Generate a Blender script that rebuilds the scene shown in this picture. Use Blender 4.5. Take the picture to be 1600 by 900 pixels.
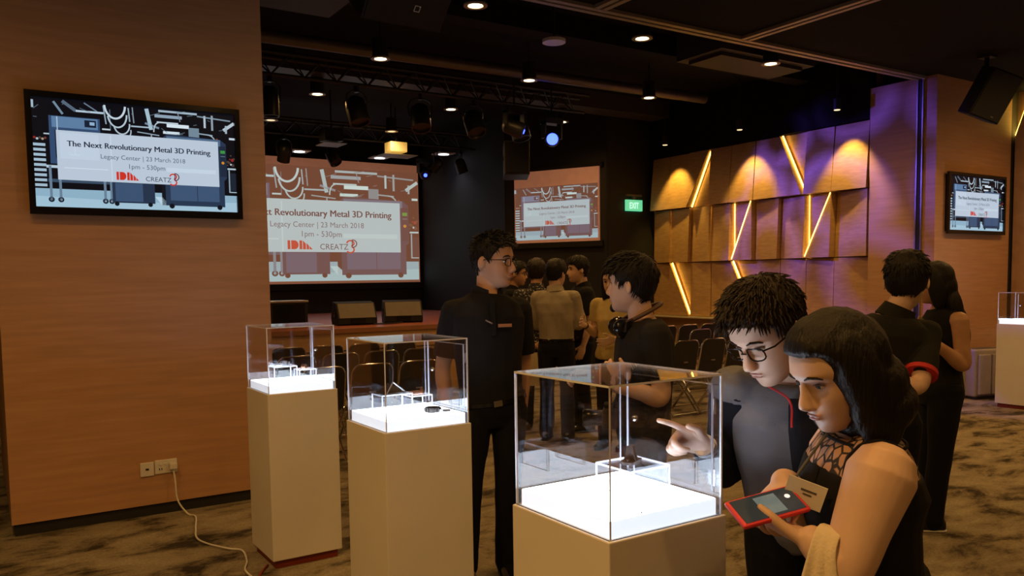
import bpy, bmesh, math, random
import numpy as np
from mathutils import Vector, Matrix, noise as mnoise
random.seed(7)
sc = bpy.context.scene
for o in list(bpy.data.objects): bpy.data.objects.remove(o)
COL = sc.collection
PI = math.pi

# ------------------------------------------------------------------ camera
cd = bpy.data.cameras.new('camera'); cam = bpy.data.objects.new('camera', cd); COL.objects.link(cam)
YAW, PITCH, ROLL = math.radians(33.2), math.radians(-3.95), math.radians(0.85)
fw = Vector((math.sin(YAW)*math.cos(PITCH), math.cos(YAW)*math.cos(PITCH), math.sin(PITCH)))
r0 = Vector((math.cos(YAW), -math.sin(YAW), 0)); u0 = r0.cross(fw)
rr = r0*math.cos(ROLL) - u0*math.sin(ROLL); uu = u0*math.cos(ROLL) + r0*math.sin(ROLL)
m = Matrix((rr, uu, -fw)).transposed().to_4x4(); m.translation = (0, 0, 1.53)
cam.matrix_world = m
cd.sensor_fit = 'HORIZONTAL'; cd.sensor_width = 36; cd.lens = 28.8; cd.shift_y = 73/1600
cd.clip_start = 0.05; cd.clip_end = 100
sc.camera = cam
# ------------------------------------------------------------------ world, exposure
w = bpy.data.worlds.new('world'); sc.world = w; w.use_nodes = True
w.node_tree.nodes['Background'].inputs[0].default_value = (1.0, 0.62, 0.36, 1)
w.node_tree.nodes['Background'].inputs[1].default_value = 0.012
vs = sc.view_settings
vs.view_transform = 'Standard'; vs.look = 'None'; vs.gamma = 1; vs.exposure = 0; vs.use_curve_mapping = False
sc.cycles.transparent_max_bounces = 40
WARM = (1.0, 0.52, 0.145)

# ------------------------------------------------------------------ helpers
def lin(c):
    return tuple(((x/255)/12.92 if x/255 <= 0.04045 else ((x/255+0.055)/1.055)**2.4) for x in c)
MATS = {}
def mat(name, base, rough=0.6, metal=0.0, c2=None, scale=8.0, stretch=(1,1,1), bump=0.0, bscale=None, spec=0.5,
        emis=None, estr=0.0, detail=4.0, lo=0.35, hi=0.65, coat=0.0, sheen=0.0):
    if name in MATS: return MATS[name]
    m = bpy.data.materials.new(name); m.use_nodes = True; nt = m.node_tree; b = nt.nodes['Principled BSDF']
    b.inputs['Base Color'].default_value = (*base, 1); b.inputs['Roughness'].default_value = rough
    b.inputs['Metallic'].default_value = metal; b.inputs['Specular IOR Level'].default_value = spec
    b.inputs['Coat Weight'].default_value = coat; b.inputs['Sheen Weight'].default_value = sheen
    tc = nt.nodes.new('ShaderNodeTexCoord'); mp = nt.nodes.new('ShaderNodeMapping')
    mp.inputs['Scale'].default_value = stretch; nt.links.new(tc.outputs['Object'], mp.inputs[0])
    nz = nt.nodes.new('ShaderNodeTexNoise'); nz.inputs['Scale'].default_value = scale; nz.inputs['Detail'].default_value = detail
    nt.links.new(mp.outputs[0], nz.inputs['Vector'])
    if c2 is None: c2 = tuple(x*0.88 for x in base)
    rp = nt.nodes.new('ShaderNodeValToRGB'); rp.color_ramp.elements[0].position = lo; rp.color_ramp.elements[1].position = hi
    rp.color_ramp.elements[0].color = (*c2, 1); rp.color_ramp.elements[1].color = (*base, 1)
    nt.links.new(nz.outputs[0], rp.inputs[0]); nt.links.new(rp.outputs[0], b.inputs['Base Color'])
    if bump:
        bp = nt.nodes.new('ShaderNodeBump'); bp.inputs['Strength'].default_value = bump; bp.inputs['Distance'].default_value = 0.01
        if bscale:
            n2 = nt.nodes.new('ShaderNodeTexNoise'); n2.inputs['Scale'].default_value = bscale; n2.inputs['Detail'].default_value = 3
            nt.links.new(mp.outputs[0], n2.inputs['Vector']); nt.links.new(n2.outputs[0], bp.inputs['Height'])
        else: nt.links.new(nz.outputs[0], bp.inputs['Height'])
        nt.links.new(bp.outputs[0], b.inputs['Normal'])
    if emis:
        b.inputs['Emission Color'].default_value = (*emis, 1); b.inputs['Emission Strength'].default_value = estr
    MATS[name] = m
    return m

class MB:
    """collects shapes; build() links them as one mesh object"""
    def __init__(s): s.v = []; s.f = []; s.m = []; s.c = []
    def add(s, vs, fs, mi=0, M=None, col=None):
        b = len(s.v)
        s.v += [tuple(M @ Vector(p)) if M is not None else tuple(p) for p in vs]
        for f in fs: s.f.append(tuple(b+i for i in f)); s.m.append(mi); s.c.append(col)
        return s
    def box(s, lo, hi, ch=0.0, mi=0, M=None):
        (x0,y0,z0),(x1,y1,z1) = lo, hi
        if ch <= 0:
            v = [(x0,y0,z0),(x1,y0,z0),(x1,y1,z0),(x0,y1,z0),(x0,y0,z1),(x1,y0,z1),(x1,y1,z1),(x0,y1,z1)]
            return s.add(v, [(3,2,1,0),(4,5,6,7),(0,1,5,4),(1,2,6,5),(2,3,7,6),(3,0,4,7)], mi, M)
        bm = bmesh.new(); bmesh.ops.create_cube(bm, size=1)
        for q in bm.verts: q.co = Vector(((x0+x1)/2+q.co.x*(x1-x0), (y0+y1)/2+q.co.y*(y1-y0), (z0+z1)/2+q.co.z*(z1-z0)))
        bmesh.ops.bevel(bm, geom=bm.edges[:], offset=ch, segments=2, profile=0.5, affect='EDGES')
        bm.verts.index_update()
        s.add([tuple(q.co) for q in bm.verts], [tuple(x.index for x in f.verts) for f in bm.faces], mi, M); bm.free()
        return s
    def tube(s, pts, r, n=8, mi=0, M=None, caps=True, closed=False):
        pts = [Vector(p) for p in pts]; k = len(pts)
        rs = r if isinstance(r, (list, tuple)) else [r]*k
        vs = []; fs = []; up = None
        for i in range(k):
            a = pts[i-1] if (i > 0 or closed) else pts[i]; c = pts[(i+1) % k] if (i < k-1 or closed) else pts[i]
            t = (c-a).normalized()
            if up is None: up = Vector((0,0,1)) if abs(t.z) < 0.9 else Vector((1,0,0))
            x = t.cross(up).normalized(); y = x.cross(t).normalized(); up = y
            for j in range(n):
                an = 2*PI*j/n; vs.append(pts[i] + (x*math.cos(an) + y*math.sin(an))*rs[i])
        for i in range(k if closed else k-1):
            for j in range(n):
                i2 = (i+1) % k
                fs.append((i*n+j, i2*n+j, i2*n+(j+1) % n, i*n+(j+1) % n))
        if caps and not closed: fs += [tuple(range(n)), tuple((k-1)*n+j for j in reversed(range(n)))]
        return s.add([tuple(p) for p in vs], fs, mi, M)
    def cyl(s, c, r, h, n=24, mi=0, M=None, r2=None):
        c = Vector(c); return s.tube([c, c+Vector((0,0,h))], [r, r if r2 is None else r2], n, mi, M)
    def lathe(s, prof, n=24, mi=0, M=None, ring=False):
        vs = []; fs = []
        if ring: prof = list(prof)+[prof[0]]
        for r, z in prof:
            for j in range(n): a = 2*PI*j/n; vs.append((r*math.cos(a), r*math.sin(a), z))
        for i in range(len(prof)-1):
            for j in range(n): fs.append((i*n+j, i*n+(j+1) % n, (i+1)*n+(j+1) % n, (i+1)*n+j))
        if not ring: fs += [tuple(reversed(range(n))), tuple((len(prof)-1)*n+j for j in range(n))]
        return s.add(vs, fs, mi, M)
    def prism(s, poly, d0, d1, mi=0, M=None):
        """poly in xy, extruded along z"""
        n = len(poly); v = [(x,y,d0) for x,y in poly] + [(x,y,d1) for x,y in poly]
        f = [tuple(reversed(range(n))), tuple(range(n, 2*n))] + [(i,(i+1) % n,n+(i+1) % n,n+i) for i in range(n)]
        return s.add(v, f, mi, M)
    def sph(s, c, r, nu=16, nv=10, mi=0, M=None):
        rx,ry,rz = r if isinstance(r,(list,tuple)) else (r,r,r)
        vs = [(c[0],c[1],c[2]+rz)]; fs = []
        for i in range(1, nv):
            t = PI*i/nv
            for j in range(nu):
                a = 2*PI*j/nu; vs.append((c[0]+rx*math.sin(t)*math.cos(a), c[1]+ry*math.sin(t)*math.sin(a), c[2]+rz*math.cos(t)))
        vs.append((c[0],c[1],c[2]-rz)); L = len(vs)-1
        for j in range(nu):
            fs.append((0, 1+j, 1+(j+1) % nu)); fs.append((L, L-nu+(j+1) % nu, L-nu+j))
        for i in range(nv-2):
            for j in range(nu): fs.append((1+i*nu+j, 1+(i+1)*nu+j, 1+(i+1)*nu+(j+1) % nu, 1+i*nu+(j+1) % nu))
        return s.add(vs, fs, mi, M)
    def mesh(s, name, mats):
        me = bpy.data.meshes.new(name); me.from_pydata([tuple(p) for p in s.v], [], s.f); 
        for x in (mats if isinstance(mats, (list, tuple)) else [mats]): me.materials.append(x)
        me.polygons.foreach_set('material_index', s.m)
        bm = bmesh.new(); bm.from_mesh(me); bmesh.ops.recalc_face_normals(bm, faces=bm.faces[:]); bm.to_mesh(me); bm.free()
        me.update(); return me
    def build(s, name, mats, parent=None, smooth=False, loc=(0,0,0), rot=(0,0,0)):
        me = s.mesh(name, mats)
        if smooth: smooth_mesh(me)
        return link(name, me, parent, loc, rot)
def smooth_mesh(me, ang=0.7):
    me.polygons.foreach_set('use_smooth', [True]*len(me.polygons))
    bm = bmesh.new(); bm.from_mesh(me)
    for e in bm.edges:
        e.smooth = not (len(e.link_faces) == 2 and e.calc_face_angle(0) > ang)
    bm.to_mesh(me); bm.free()
def link(name, me, parent=None, loc=(0,0,0), rot=(0,0,0)):
    o = bpy.data.objects.new(name, me); COL.objects.link(o); o.location = loc; o.rotation_euler = rot
    if parent is not None: o.parent = parent
    return o
def tag(o, label, cat, group=None):
    o['label'] = label; o['category'] = cat
    if group: o['group'] = group
    return o
def thing(name, label, cat, loc=(0,0,0), rz=0.0, group=None):
    o = bpy.data.objects.new(name, None); COL.objects.link(o); o.location = loc; o.rotation_euler = (0,0,rz)
    o.empty_display_size = 0.1
    return tag(o, label, cat, group)
def struct(o): o['kind'] = 'structure'; return o
def copy_tree(o, parent=None):
    c = o.copy(); COL.objects.link(c); c.parent = parent
    for ch in list(o.children):
        copy_tree(ch, c)
    return c
def aim(loc, target):
    return (Vector(target)-Vector(loc)).to_track_quat('-Z', 'Y').to_euler()
def spot(name, loc, target, watts, color, size=70, blend=1.0, radius=0.06, parent=None):
    l = bpy.data.lights.new(name, 'SPOT'); l.energy = watts; l.color = color; l.spot_size = math.radians(size); l.spot_blend = blend
    l.shadow_soft_size = radius
    o = bpy.data.objects.new(name, l); COL.objects.link(o)
    o.rotation_euler = aim(loc, target)
    if parent is not None: o.parent = parent; o.location = Vector(loc)-Vector(parent.location)
    else: o.location = loc
    return o

# ------------------------------------------------------------------ materials
M_wood = mat('wood_veneer', (0.50,0.285,0.155), 0.5, c2=(0.41,0.225,0.115), scale=2.2, stretch=(1,1,14), bump=0.03, detail=6, lo=0.3, hi=0.7)
M_panel = mat('panel_veneer', (0.50,0.30,0.15), 0.45, c2=(0.38,0.215,0.10), scale=2.2, stretch=(3,3,16), bump=0.05, detail=6, lo=0.3, hi=0.7)
M_black = mat('black_paint', (0.012,0.011,0.011), 0.7)
M_ceil = mat('ceiling_black', (0.010,0.0075,0.006), 0.9, c2=(0.006,0.005,0.004), spec=0.2)
M_curtain = mat('black_drape', (0.010,0.009,0.009), 0.9)
M_blackmetal = mat('black_metal', (0.02,0.02,0.02), 0.4, spec=0.4)
M_darkgrille = mat('speaker_black', (0.011,0.011,0.012), 0.6, spec=0.3)
M_rail = mat('rail_aluminium', (0.42,0.36,0.30), 0.45, 0.5)
M_steel = mat('brushed_steel', (0.6,0.58,0.55), 0.3, 1.0)
M_chrome = mat('chrome', (0.75,0.72,0.68), 0.18, 1.0)
M_white = mat('white_laminate', (0.74,0.72,0.68), 0.45, c2=(0.70,0.68,0.64), scale=3)
M_plastic = mat('white_plastic', (0.72,0.70,0.66), 0.4)
M_red = mat('red_plinth', (0.22,0.025,0.012), 0.5)
M_glossblack = mat('gloss_black', (0.008,0.008,0.009), 0.18)
M_grey = mat('grey_plastic', (0.10,0.10,0.10), 0.5)
M_fabric = mat('black_vinyl', (0.016,0.015,0.015), 0.5, bump=0.1, bscale=220)
M_greyfab = mat('seat_fabric', (0.16,0.14,0.12), 0.8, bump=0.1, bscale=200)

def carpet():
    m = bpy.data.materials.new('carpet'); m.use_nodes = True; nt = m.node_tree; b = nt.nodes['Principled BSDF']
    b.inputs['Roughness'].default_value = 0.95; b.inputs['Specular IOR Level'].default_value = 0.1
    tc = nt.nodes.new('ShaderNodeTexCoord')
    def nz(scale, st, det, dist=0.0):
        mp = nt.nodes.new('ShaderNodeMapping'); mp.inputs['Scale'].default_value = st; mp.inputs['Rotation'].default_value = (0,0,0.15)
        nt.links.new(tc.outputs['Object'], mp.inputs[0])
        n = nt.nodes.new('ShaderNodeTexNoise'); n.inputs['Scale'].default_value = scale; n.inputs['Detail'].default_value = det
        n.inputs['Distortion'].default_value = dist; n.inputs['Roughness'].default_value = 0.68
        nt.links.new(mp.outputs[0], n.inputs['Vector']); return n
    a = nz(2.2, (1,1.75,1), 12, 0.35); c = nz(60, (1,1,1), 2)
    rp = nt.nodes.new('ShaderNodeValToRGB'); e = rp.color_ramp.elements
    e[0].position = 0.38; e[0].color = (0.045,0.036,0.026,1); e[1].position = 0.50; e[1].color = (0.24,0.20,0.14,1)
    k = e.new(0.43); k.color = (0.12,0.098,0.066,1); k = e.new(0.62); k.color = (0.32,0.28,0.20,1)
    nt.links.new(a.outputs[0], rp.inputs[0])
    mx = nt.nodes.new('ShaderNodeMix'); mx.data_type = 'RGBA'; mx.blend_type = 'MULTIPLY'; mx.inputs[0].default_value = 0.6
    r2 = nt.nodes.new('ShaderNodeValToRGB'); r2.color_ramp.elements[0].position = 0.3; r2.color_ramp.elements[0].color = (0.45,0.45,0.45,1)
    r2.color_ramp.elements[1].position = 0.7
    nt.links.new(c.outputs[0], r2.inputs[0]); nt.links.new(rp.outputs[0], mx.inputs[6]); nt.links.new(r2.outputs[0], mx.inputs[7])
    nt.links.new(mx.outputs[2], b.inputs['Base Color'])
    bp = nt.nodes.new('ShaderNodeBump'); bp.inputs['Strength'].default_value = 0.4; nt.links.new(c.outputs[0], bp.inputs['Height'])
    nt.links.new(bp.outputs[0], b.inputs['Normal'])
    return m
M_carpet = carpet()

def acrylic(name, tint):
    m = bpy.data.materials.new(name); m.use_nodes = True; nt = m.node_tree; nt.nodes.clear()
    out = nt.nodes.new('ShaderNodeOutputMaterial'); tr = nt.nodes.new('ShaderNodeBsdfTransparent'); gl = nt.nodes.new('ShaderNodeBsdfGlossy')
    tr.inputs[0].default_value = (*tint, 1); gl.inputs['Roughness'].default_value = 0.015
    nz = nt.nodes.new('ShaderNodeTexNoise'); nz.inputs['Scale'].default_value = 3
    lw = nt.nodes.new('ShaderNodeLayerWeight'); lw.inputs[0].default_value = 0.5
    pw = nt.nodes.new('ShaderNodeMath'); pw.operation = 'POWER'; pw.inputs[1].default_value = 5; nt.links.new(lw.outputs['Facing'], pw.inputs[0])
    fr = nt.nodes.new('ShaderNodeMath'); fr.operation = 'MULTIPLY_ADD'; fr.inputs[1].default_value = 0.963; fr.inputs[2].default_value = 0.037
    nt.links.new(pw.outputs[0], fr.inputs[0])
    mx = nt.nodes.new('ShaderNodeMixShader')
    nt.links.new(fr.outputs[0], mx.inputs[0]); nt.links.new(tr.outputs[0], mx.inputs[1]); nt.links.new(gl.outputs[0], mx.inputs[2])
    nt.links.new(mx.outputs[0], out.inputs[0]); return m
M_acryl = acrylic('clear_acrylic', (0.965,0.97,0.985))
M_edge = mat('acrylic_edge', (0.80,0.84,0.95), 0.25, spec=0.6)
def glow(name, c, s):
    return mat(name, (0.8,0.8,0.8), 0.5, emis=c, estr=s)
M_light = glow('light_panel_white', (0.74,0.87,1.0), 11.0)
M_lightside = glow('light_panel_side', (0.80,0.90,1.0), 1.05)
M_led = glow('led_strip', (1.0,0.60,0.09), 9.0)
M_lamp = glow('lamp_warm', (1.0,0.80,0.45), 9.0)
M_lampdim = glow('lamp_dim', (1.0,0.74,0.40), 1.2)
M_lampwhite = glow('lamp_white', (0.9,0.92,1.0), 4.0)
M_blue = glow('lamp_blue', (0.02,0.05,1.0), 9.0)
# ------------------------------------------------------------------ structure
CH = 4.35       # hall ceiling
CL = 3.87       # foyer ceiling
struct(MB().box((-7,-5,-0.1),(15,16,0.0)).build('floor', M_carpet))
struct(MB().box((-7,5.72,CH),(15,16,CH+0.1)).build('ceiling', M_ceil))
fc = struct(MB().box((-7,-5,CL),(15,5.60,CL+0.1)).build('ceiling_foyer', M_ceil))
MB().box((-7,5.60,CL),(15,5.72,CH+0.1)).build('bulkhead', M_ceil, fc)
# left pier
wl = struct(MB().box((0.12,5.76,0.075),(1.739,7.75,CH)).build('wall_left_pier', M_wood))
struct(MB().box((0.135,5.775,0.0),(1.725,7.74,0.075)).build('baseboard_left', M_black))
# right pier
wr = struct(MB().box((9.675,5.49,0.10),(11.44,6.36,CL)).build('wall_right_pier', M_wood))
struct(MB().box((9.69,5.505,0.0),(11.43,6.36,0.10)).build('baseboard_right', M_black))
t = struct(MB().box((9.655,5.655,0.0),(9.677,5.715,CL)).build('trim_1', M_black))
for y in (5.645, 5.712):
    MB().box((9.645,y,0.0),(9.677,y+0.013,CL)).build('channel_lip', M_steel, t)
# hall right wall behind the panels, lower part recessed
struct(MB().box((9.80,6.36,0),(9.95,10.6,CH)).build('wall_right', M_wood))
struct(MB().box((9.62,6.36,0.845),(9.80,10.42,0.872)).build('trim_2', mat('ledge_pale',(0.55,0.46,0.34),0.5)))
# upper band above panels
struct(MB().box((9.70,6.36,3.50),(9.80,10.6,CH)).build('trim_3', M_ceil))
# proscenium wall with exit sign, splay wall, stage side, stage back
struct(MB().box((8.78,10.47,0),(9.80,10.60,CH)).build('wall_exit', M_black))
dx, dy = -0.454, 0.891
mb = MB(); a = Vector((8.78,10.52)); b_ = a + Vector((dx,dy))*1.95
mb.prism([(a.x,a.y),(a.x+0.12,a.y+0.06),(b_.x+0.12,b_.y+0.06),(b_.x,b_.y)], 0, CH)
struct(mb.build('wall_splay', M_black))
struct(MB().box((b_.x,b_.y-0.02,0),(b_.x+0.12,15.7,CH)).build('wall_stage_side', M_black))
struct(MB().box((-7,15.5,0),(b_.x+0.1,15.65,CH)).build('wall_back', M_black))
struct(MB().box((-7.0,-5,0),(-6.9,15.65,CH)).build('wall_left', M_black))
struct(MB().box((-7,-5.1,0),(15,-5.0,CL)).build('wall_front', M_wood))
# foyer right wall with its own lit panels
fw_ = struct(MB().box((11.60,-5,0),(11.75,5.6,CL)).build('wall_foyer_right', mat('brown_panel',(0.16,0.09,0.05),0.5)))
struct(MB().box((11.44,5.49,0),(11.62,5.7,CL)).build('trim_4', M_black))
mb = MB(); mb.prism([(3.0,0.70),(5.47,0.70),(5.47,3.28),(5.30,3.80),(3.0,3.80)], 0, 0.10)
o = mb.build('panel', M_panel, fw_); o.matrix_local = Matrix(((0,0,-1,11.60),(1,0,0,0),(0,1,0,0),(0,0,0,1)))
MB().tube([(11.56,5.48,3.30),(11.56,5.31,3.80)], 0.022, 6).build('led_strip', M_led, fw_)
MB().box((11.46,3.0,0.655),(11.595,5.47,0.69)).build('led_strip', glow('led_soft',(1.0,0.66,0.35),0.9), fw_)

# ceiling rails of the folding partition
def rail(p0, p1, name):
    p0 = Vector(p0); p1 = Vector(p1); d = (p1-p0).normalized(); n = Vector((-d.y,d.x,0))
    mb = MB()
    for s in (-1, 1):
        q = [p0+n*(s*0.018), p1+n*(s*0.018), p1+n*(s*0.068), p0+n*(s*0.068)]
        mb.prism([(v.x,v.y) for v in q], CL-0.03, CL+0.02)
    o = struct(mb.build(name, M_rail))
    q = [p0-n*0.018, p1-n*0.018, p1+n*0.018, p0+n*0.018]
    MB().prism([(v.x,v.y) for v in q], CL-0.012, CL+0.02).build('slot', M_black, o)
rail((-7,5.80,0),(9.66,5.68,0),'trim_5')
rail((4.66,5.66,0),(4.66,-3,0),'trim_6')
rail((6.50,5.64,0),(6.50,-3,0),'trim_7')

# ------------------------------------------------------------------ panel wall
PW = thing('wall_panelling', 'faceted wood wall panelling with glowing yellow diagonal strips on the far right wall', 'wall panels', (9.80,8.39,0.875))
px0 = Vector(PW.location)
ys = [10.40, 9.975, 9.525, 9.098, 8.670, 8.209, 7.767, 7.332, 6.886, 6.375]   # left to right in view
zs = [3.49, 2.62, 1.745, 0.875]
def panel_prism(corners):
    """corners: (y,z,depth) in view order; extruded from the backing wall"""
    n = len(corners); mb = MB()
    v = [(-0.005, y-px0.y, z-px0.z) for y,z,d in corners] + [(-d, y-px0.y, z-px0.z) for y,z,d in corners]
    f = [tuple(range(n)), tuple(reversed(range(n,2*n)))] + [(i,(i+1)%n,n+(i+1)%n,n+i) for i in range(n)]
    return mb.add(v, f).build('panel', M_panel, PW)
def strip(p, q, r=0.011):
    P = [Vector((-d, y-px0.y, z-px0.z)) for y,z,d in (p,q)]
    MB().tube(P, r, 6).build('led_strip', M_led, PW)
SPL = {(0,2):'/r', (0,6):'\\r', (1,4):'/l', (1,7):'/l', (2,1):'\\r', (2,4):'\\r'}
rnd = random.Random(3)
g = 0.006
for r in range(3):
    zt, zb = zs[r]-g, zs[r+1]+g
    for c in range(9):
        yl, yr = ys[c]-g, ys[c+1]+g
        if r == 0:   base = [0.09, 0.09, 0.17, 0.17]            # tl tr br bl depths
        elif r == 1: base = [0.07, 0.12, 0.16, 0.10]
        else:        base = [0.08, 0.08, 0.10, 0.10]
        j = [rnd.uniform(-0.012,0.012) for _ in range(4)]
        if r == 1 and c % 2 == 0: base = [0.05, 0.125, 0.15, 0.09]
        tl,tr,br,bl = [x+y for x,y in zip(base,j)]
        k = SPL.get((r,c))
        if not k:
            panel_prism([(yl,zt,tl),(yr,zt,tr),(yr,zb,br),(yl,zb,bl)])
        elif k[0] == '/':
            lo_, hi_ = (0.045, 0.0)
            if k[1] == 'r':   # lower right triangle set back
                panel_prism([(yl,zt,tl+0.04),(yr,zt,tr+0.04),(yl,zb,bl+0.04)])
                panel_prism([(yr,zt-0.03,0.03),(yr,zb,0.05),(yl-0.02,zb,0.05)])
                strip((yr+0.006,zt-0.03,0.075),(yl-0.012,zb,0.085))
            else:             # upper left triangle set back
                panel_prism([(yr,zt,tr+0.05),(yr,zb,br+0.03),(yl-0.012,zb,bl+0.04)])
                panel_prism([(yl,zt,0.03),(yr+0.02,zt,0.04),(yl,zb+0.04,0.03)])
                strip((yr+0.012,zt-0.004,tr+0.053),(yl-0.016,zb+0.02,bl+0.044), 0.006)
                strip((yl-0.003,zt,0.036),(yl-0.003,zb,0.036), 0.004)
        else:                 # backslash: upper right triangle set back
            panel_prism([(yl,zt,tl+0.05),(yr,zb,br+0.03),(yl,zb,bl+0.03)])
            panel_prism([(yl-0.05,zt,0.03),(yr,zt,0.05),(yr,zb+0.06,0.05)])
            strip((yl-0.02,zt,0.085),(yr+0.004,zb+0.03,0.095))
for r, c in ((1,1),(1,3)):
    strip((ys[c]-0.001,zs[r]-0.02,0.045),(ys[c]-0.001,zs[r+1]+0.02,0.045), 0.003)

# wall washers above the panelling
for k, y in enumerate((9.75, 8.22, 6.62)):
    t = thing('wall_washer', ['small ceiling wall washer above the far end of the panels','small ceiling wall washer above the middle of the panels','small ceiling wall washer above the panel nearest the right pier'][k], 'spotlight', (9.36,y,3.62))
    MB().cyl((0,0,0),0.05,0.14,20).build('housing', M_blackmetal, t, True)
    MB().cyl((0,0,0.14),0.012,CH-3.76,8).build('stem', M_blackmetal, t)
    MB().cyl((0,0,-0.006),0.038,0.006,20).build('lens', M_lampdim, t)
    spot('washer_light', (9.36,y,3.60), (9.66,y,2.3), 110, (1.0,0.64,0.11), 66, 0.55, 0.03, t)

# ------------------------------------------------------------------ stage
SZ = 0.90
st = thing('stage', 'raised wooden stage with reddish boards and a tan front below the projection screen', 'stage', (2.0,10.2,0))
MB().box((-8.9,0.03,0),(5.88,5.28,SZ-0.06)).build('front_panel', mat('stage_front',(0.52,0.32,0.16),0.5,c2=(0.42,0.25,0.12),scale=2,stretch=(1,1,9)), st)
MB().box((-8.9,0.0,SZ-0.06),(5.88,0.10,SZ)).build('nosing', mat('stage_edge',(0.30,0.13,0.07),0.4), st)
bmat = mat('stage_boards',(0.42,0.12,0.07),0.35,c2=(0.33,0.09,0.055),scale=3,stretch=(1,8,1))
for k in range(13):
    y0 = 0.10+k*0.398
    MB().box((-8.9,y0+0.002,SZ-0.06),(5.88,y0+0.396,SZ-0.001)).build('board', bmat, st)
MB().box((-8.9,0.022,0.60),(5.9,0.03,0.615)).build('groove', M_black, st)
# ------------------------------------------------------------------ the slide shown on every display (flat print)
def text_mesh(s, size=1.0, bold=0.0):
    cu = bpy.data.curves.new('t', 'FONT'); cu.body = s; cu.size = size; cu.offset = bold; cu.resolution_u = 3
    o = bpy.data.objects.new('t', cu); COL.objects.link(o)
    dg = bpy.context.evaluated_depsgraph_get(); me = bpy.data.meshes.new_from_object(o.evaluated_get(dg))
    v = [tuple(p.co) for p in me.vertices]; f = [tuple(p.vertices) for p in me.polygons]
    bpy.data.objects.remove(o); bpy.data.curves.remove(cu); bpy.data.meshes.remove(me)
    return v, f
def fit_text(s, x0, x1, ybase, hfac=None, bold=0.0):
    v, f = text_mesh(s, 1.0, bold); xs_ = [p[0] for p in v]; a, b = min(xs_), max(xs_)
    k = (x1-x0)/(b-a); ky = hfac if hfac else k
    return [(x0+(p[0]-a)*k, ybase+p[1]*ky) for p in v], f
def make_slide(W, H, lay=0.0004):
    mb = MB(); st_ = {'k': 0}
    def z(): return st_['k']*lay
    def up(): st_['k'] += 1
    def P(u, v): return (u*W, (1-v)*H, z())
    def q(u0,v0,u1,v1,c): mb.add([P(u0,v1),P(u1,v1),P(u1,v0),P(u0,v0)], [(0,1,2,3)], 0, None, lin(c))
    def poly(pts,c): mb.add([P(*p) for p in pts], [tuple(range(len(pts)))], 0, None, lin(c))
    def line(u0,v0,u1,v1,t,c):
        a = Vector((u0*W,(1-v0)*H)); b = Vector((u1*W,(1-v1)*H)); d = (b-a).normalized(); n = Vector((-d.y,d.x))*t*H/2
        mb.add([(*(a-n),z()),(*(b-n),z()),(*(b+n),z()),(*(a+n),z())], [(0,1,2,3)], 0, None, lin(c))
    def arc(u,v,ru,rv,a0,a1,t,c,n=14):
        for i in range(n):
            p = [math.radians(a0+(a1-a0)*k/n) for k in (i,i+1)]
            pts = [(u+ru*math.cos(p[0]),v+rv*math.sin(p[0])),(u+ru*math.cos(p[1]),v+rv*math.sin(p[1])),
                   (u+(ru-t)*math.cos(p[1]),v+(rv-t*1.8)*math.sin(p[1])),(u+(ru-t)*math.cos(p[0]),v+(rv-t*1.8)*math.sin(p[0]))]
            poly(pts,c)
    def disc(u,v,ru,c,n=14): poly([(u+ru*math.cos(2*PI*i/n), v+ru*1.8*math.sin(2*PI*i/n)) for i in range(n)],c)
    q(0,0,1,1,(6,8,14)); up()
    q(0,0.83,1,1,(150,180,196)); up()
    poly([(0,0.90),(0.5,0.93),(1,0.90),(1,1),(0,1)],(170,198,210)); up()
    rn = random.Random(5)
    # ceiling pipes and strip lamps
    for (u0,v0,u1,v1,t,c) in [(0.20,0.10,0.33,0.10,0.018,(190,205,215)),(0.10,0.03,0.14,0.14,0.02,(120,140,155)),(0.14,0.02,0.20,0.10,0.03,(90,105,120)),
        (0.24,0.02,0.30,0.09,0.012,(110,125,140)),(0.33,0.03,0.34,0.20,0.012,(150,165,175)),(0.45,0.03,0.455,0.16,0.012,(160,175,185)),
        (0.47,0.02,0.475,0.17,0.01,(140,150,160)),(0.54,0.02,0.56,0.22,0.035,(175,195,205)),(0.53,0.16,0.60,0.20,0.02,(120,135,150)),
        (0.46,0.20,0.55,0.20,0.014,(170,185,195)),(0.58,0.08,0.72,0.08,0.03,(150,165,178)),(0.59,0.14,0.70,0.14,0.014,(200,210,215)),
        (0.64,0.165,0.755,0.165,0.034,(225,232,235)),(0.62,0.235,0.705,0.235,0.026,(215,225,228)),(0.60,0.03,0.80,0.03,0.02,(170,185,195)),
        (0.78,0.17,0.78,0.32,0.10,(120,138,150)),(0.80,0.05,0.98,0.07,0.014,(130,145,155)),(0.84,0.04,0.84,0.16,0.02,(190,200,205)),
        (0.88,0.03,0.88,0.18,0.02,(150,162,170)),(0.80,0.22,0.88,0.23,0.012,(150,165,175)),(0.94,0.17,1.0,0.09,0.03,(190,200,205)),
        (0.955,0.20,0.955,0.12,0.02,(170,180,188)),(0.97,0.25,1.0,0.25,0.02,(210,220,224)),(0.05,0.33,0.08,0.33,0.012,(190,200,205)),
        (0.32,0.25,0.36,0.25,0.014,(200,210,215)),(0.32,0.31,0.365,0.31,0.014,(200,210,215)),(0.575,0.32,0.62,0.32,0.016,(200,208,214)),
        (0.56,0.26,0.56,0.34,0.012,(150,160,170)),(0.0,0.03,0.0,0.10,0.04,(170,185,195)),(0.36,0.06,0.36,0.25,0.008,(90,105,118)),
        (0.49,0.25,0.60,0.27,0.01,(150,165,175)),(0.90,0.26,0.915,0.30,0.02,(150,60,50)),(0.70,0.04,0.71,0.12,0.01,(120,130,140))]:
        line(u0,v0,u1,v1,t,c)
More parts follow.
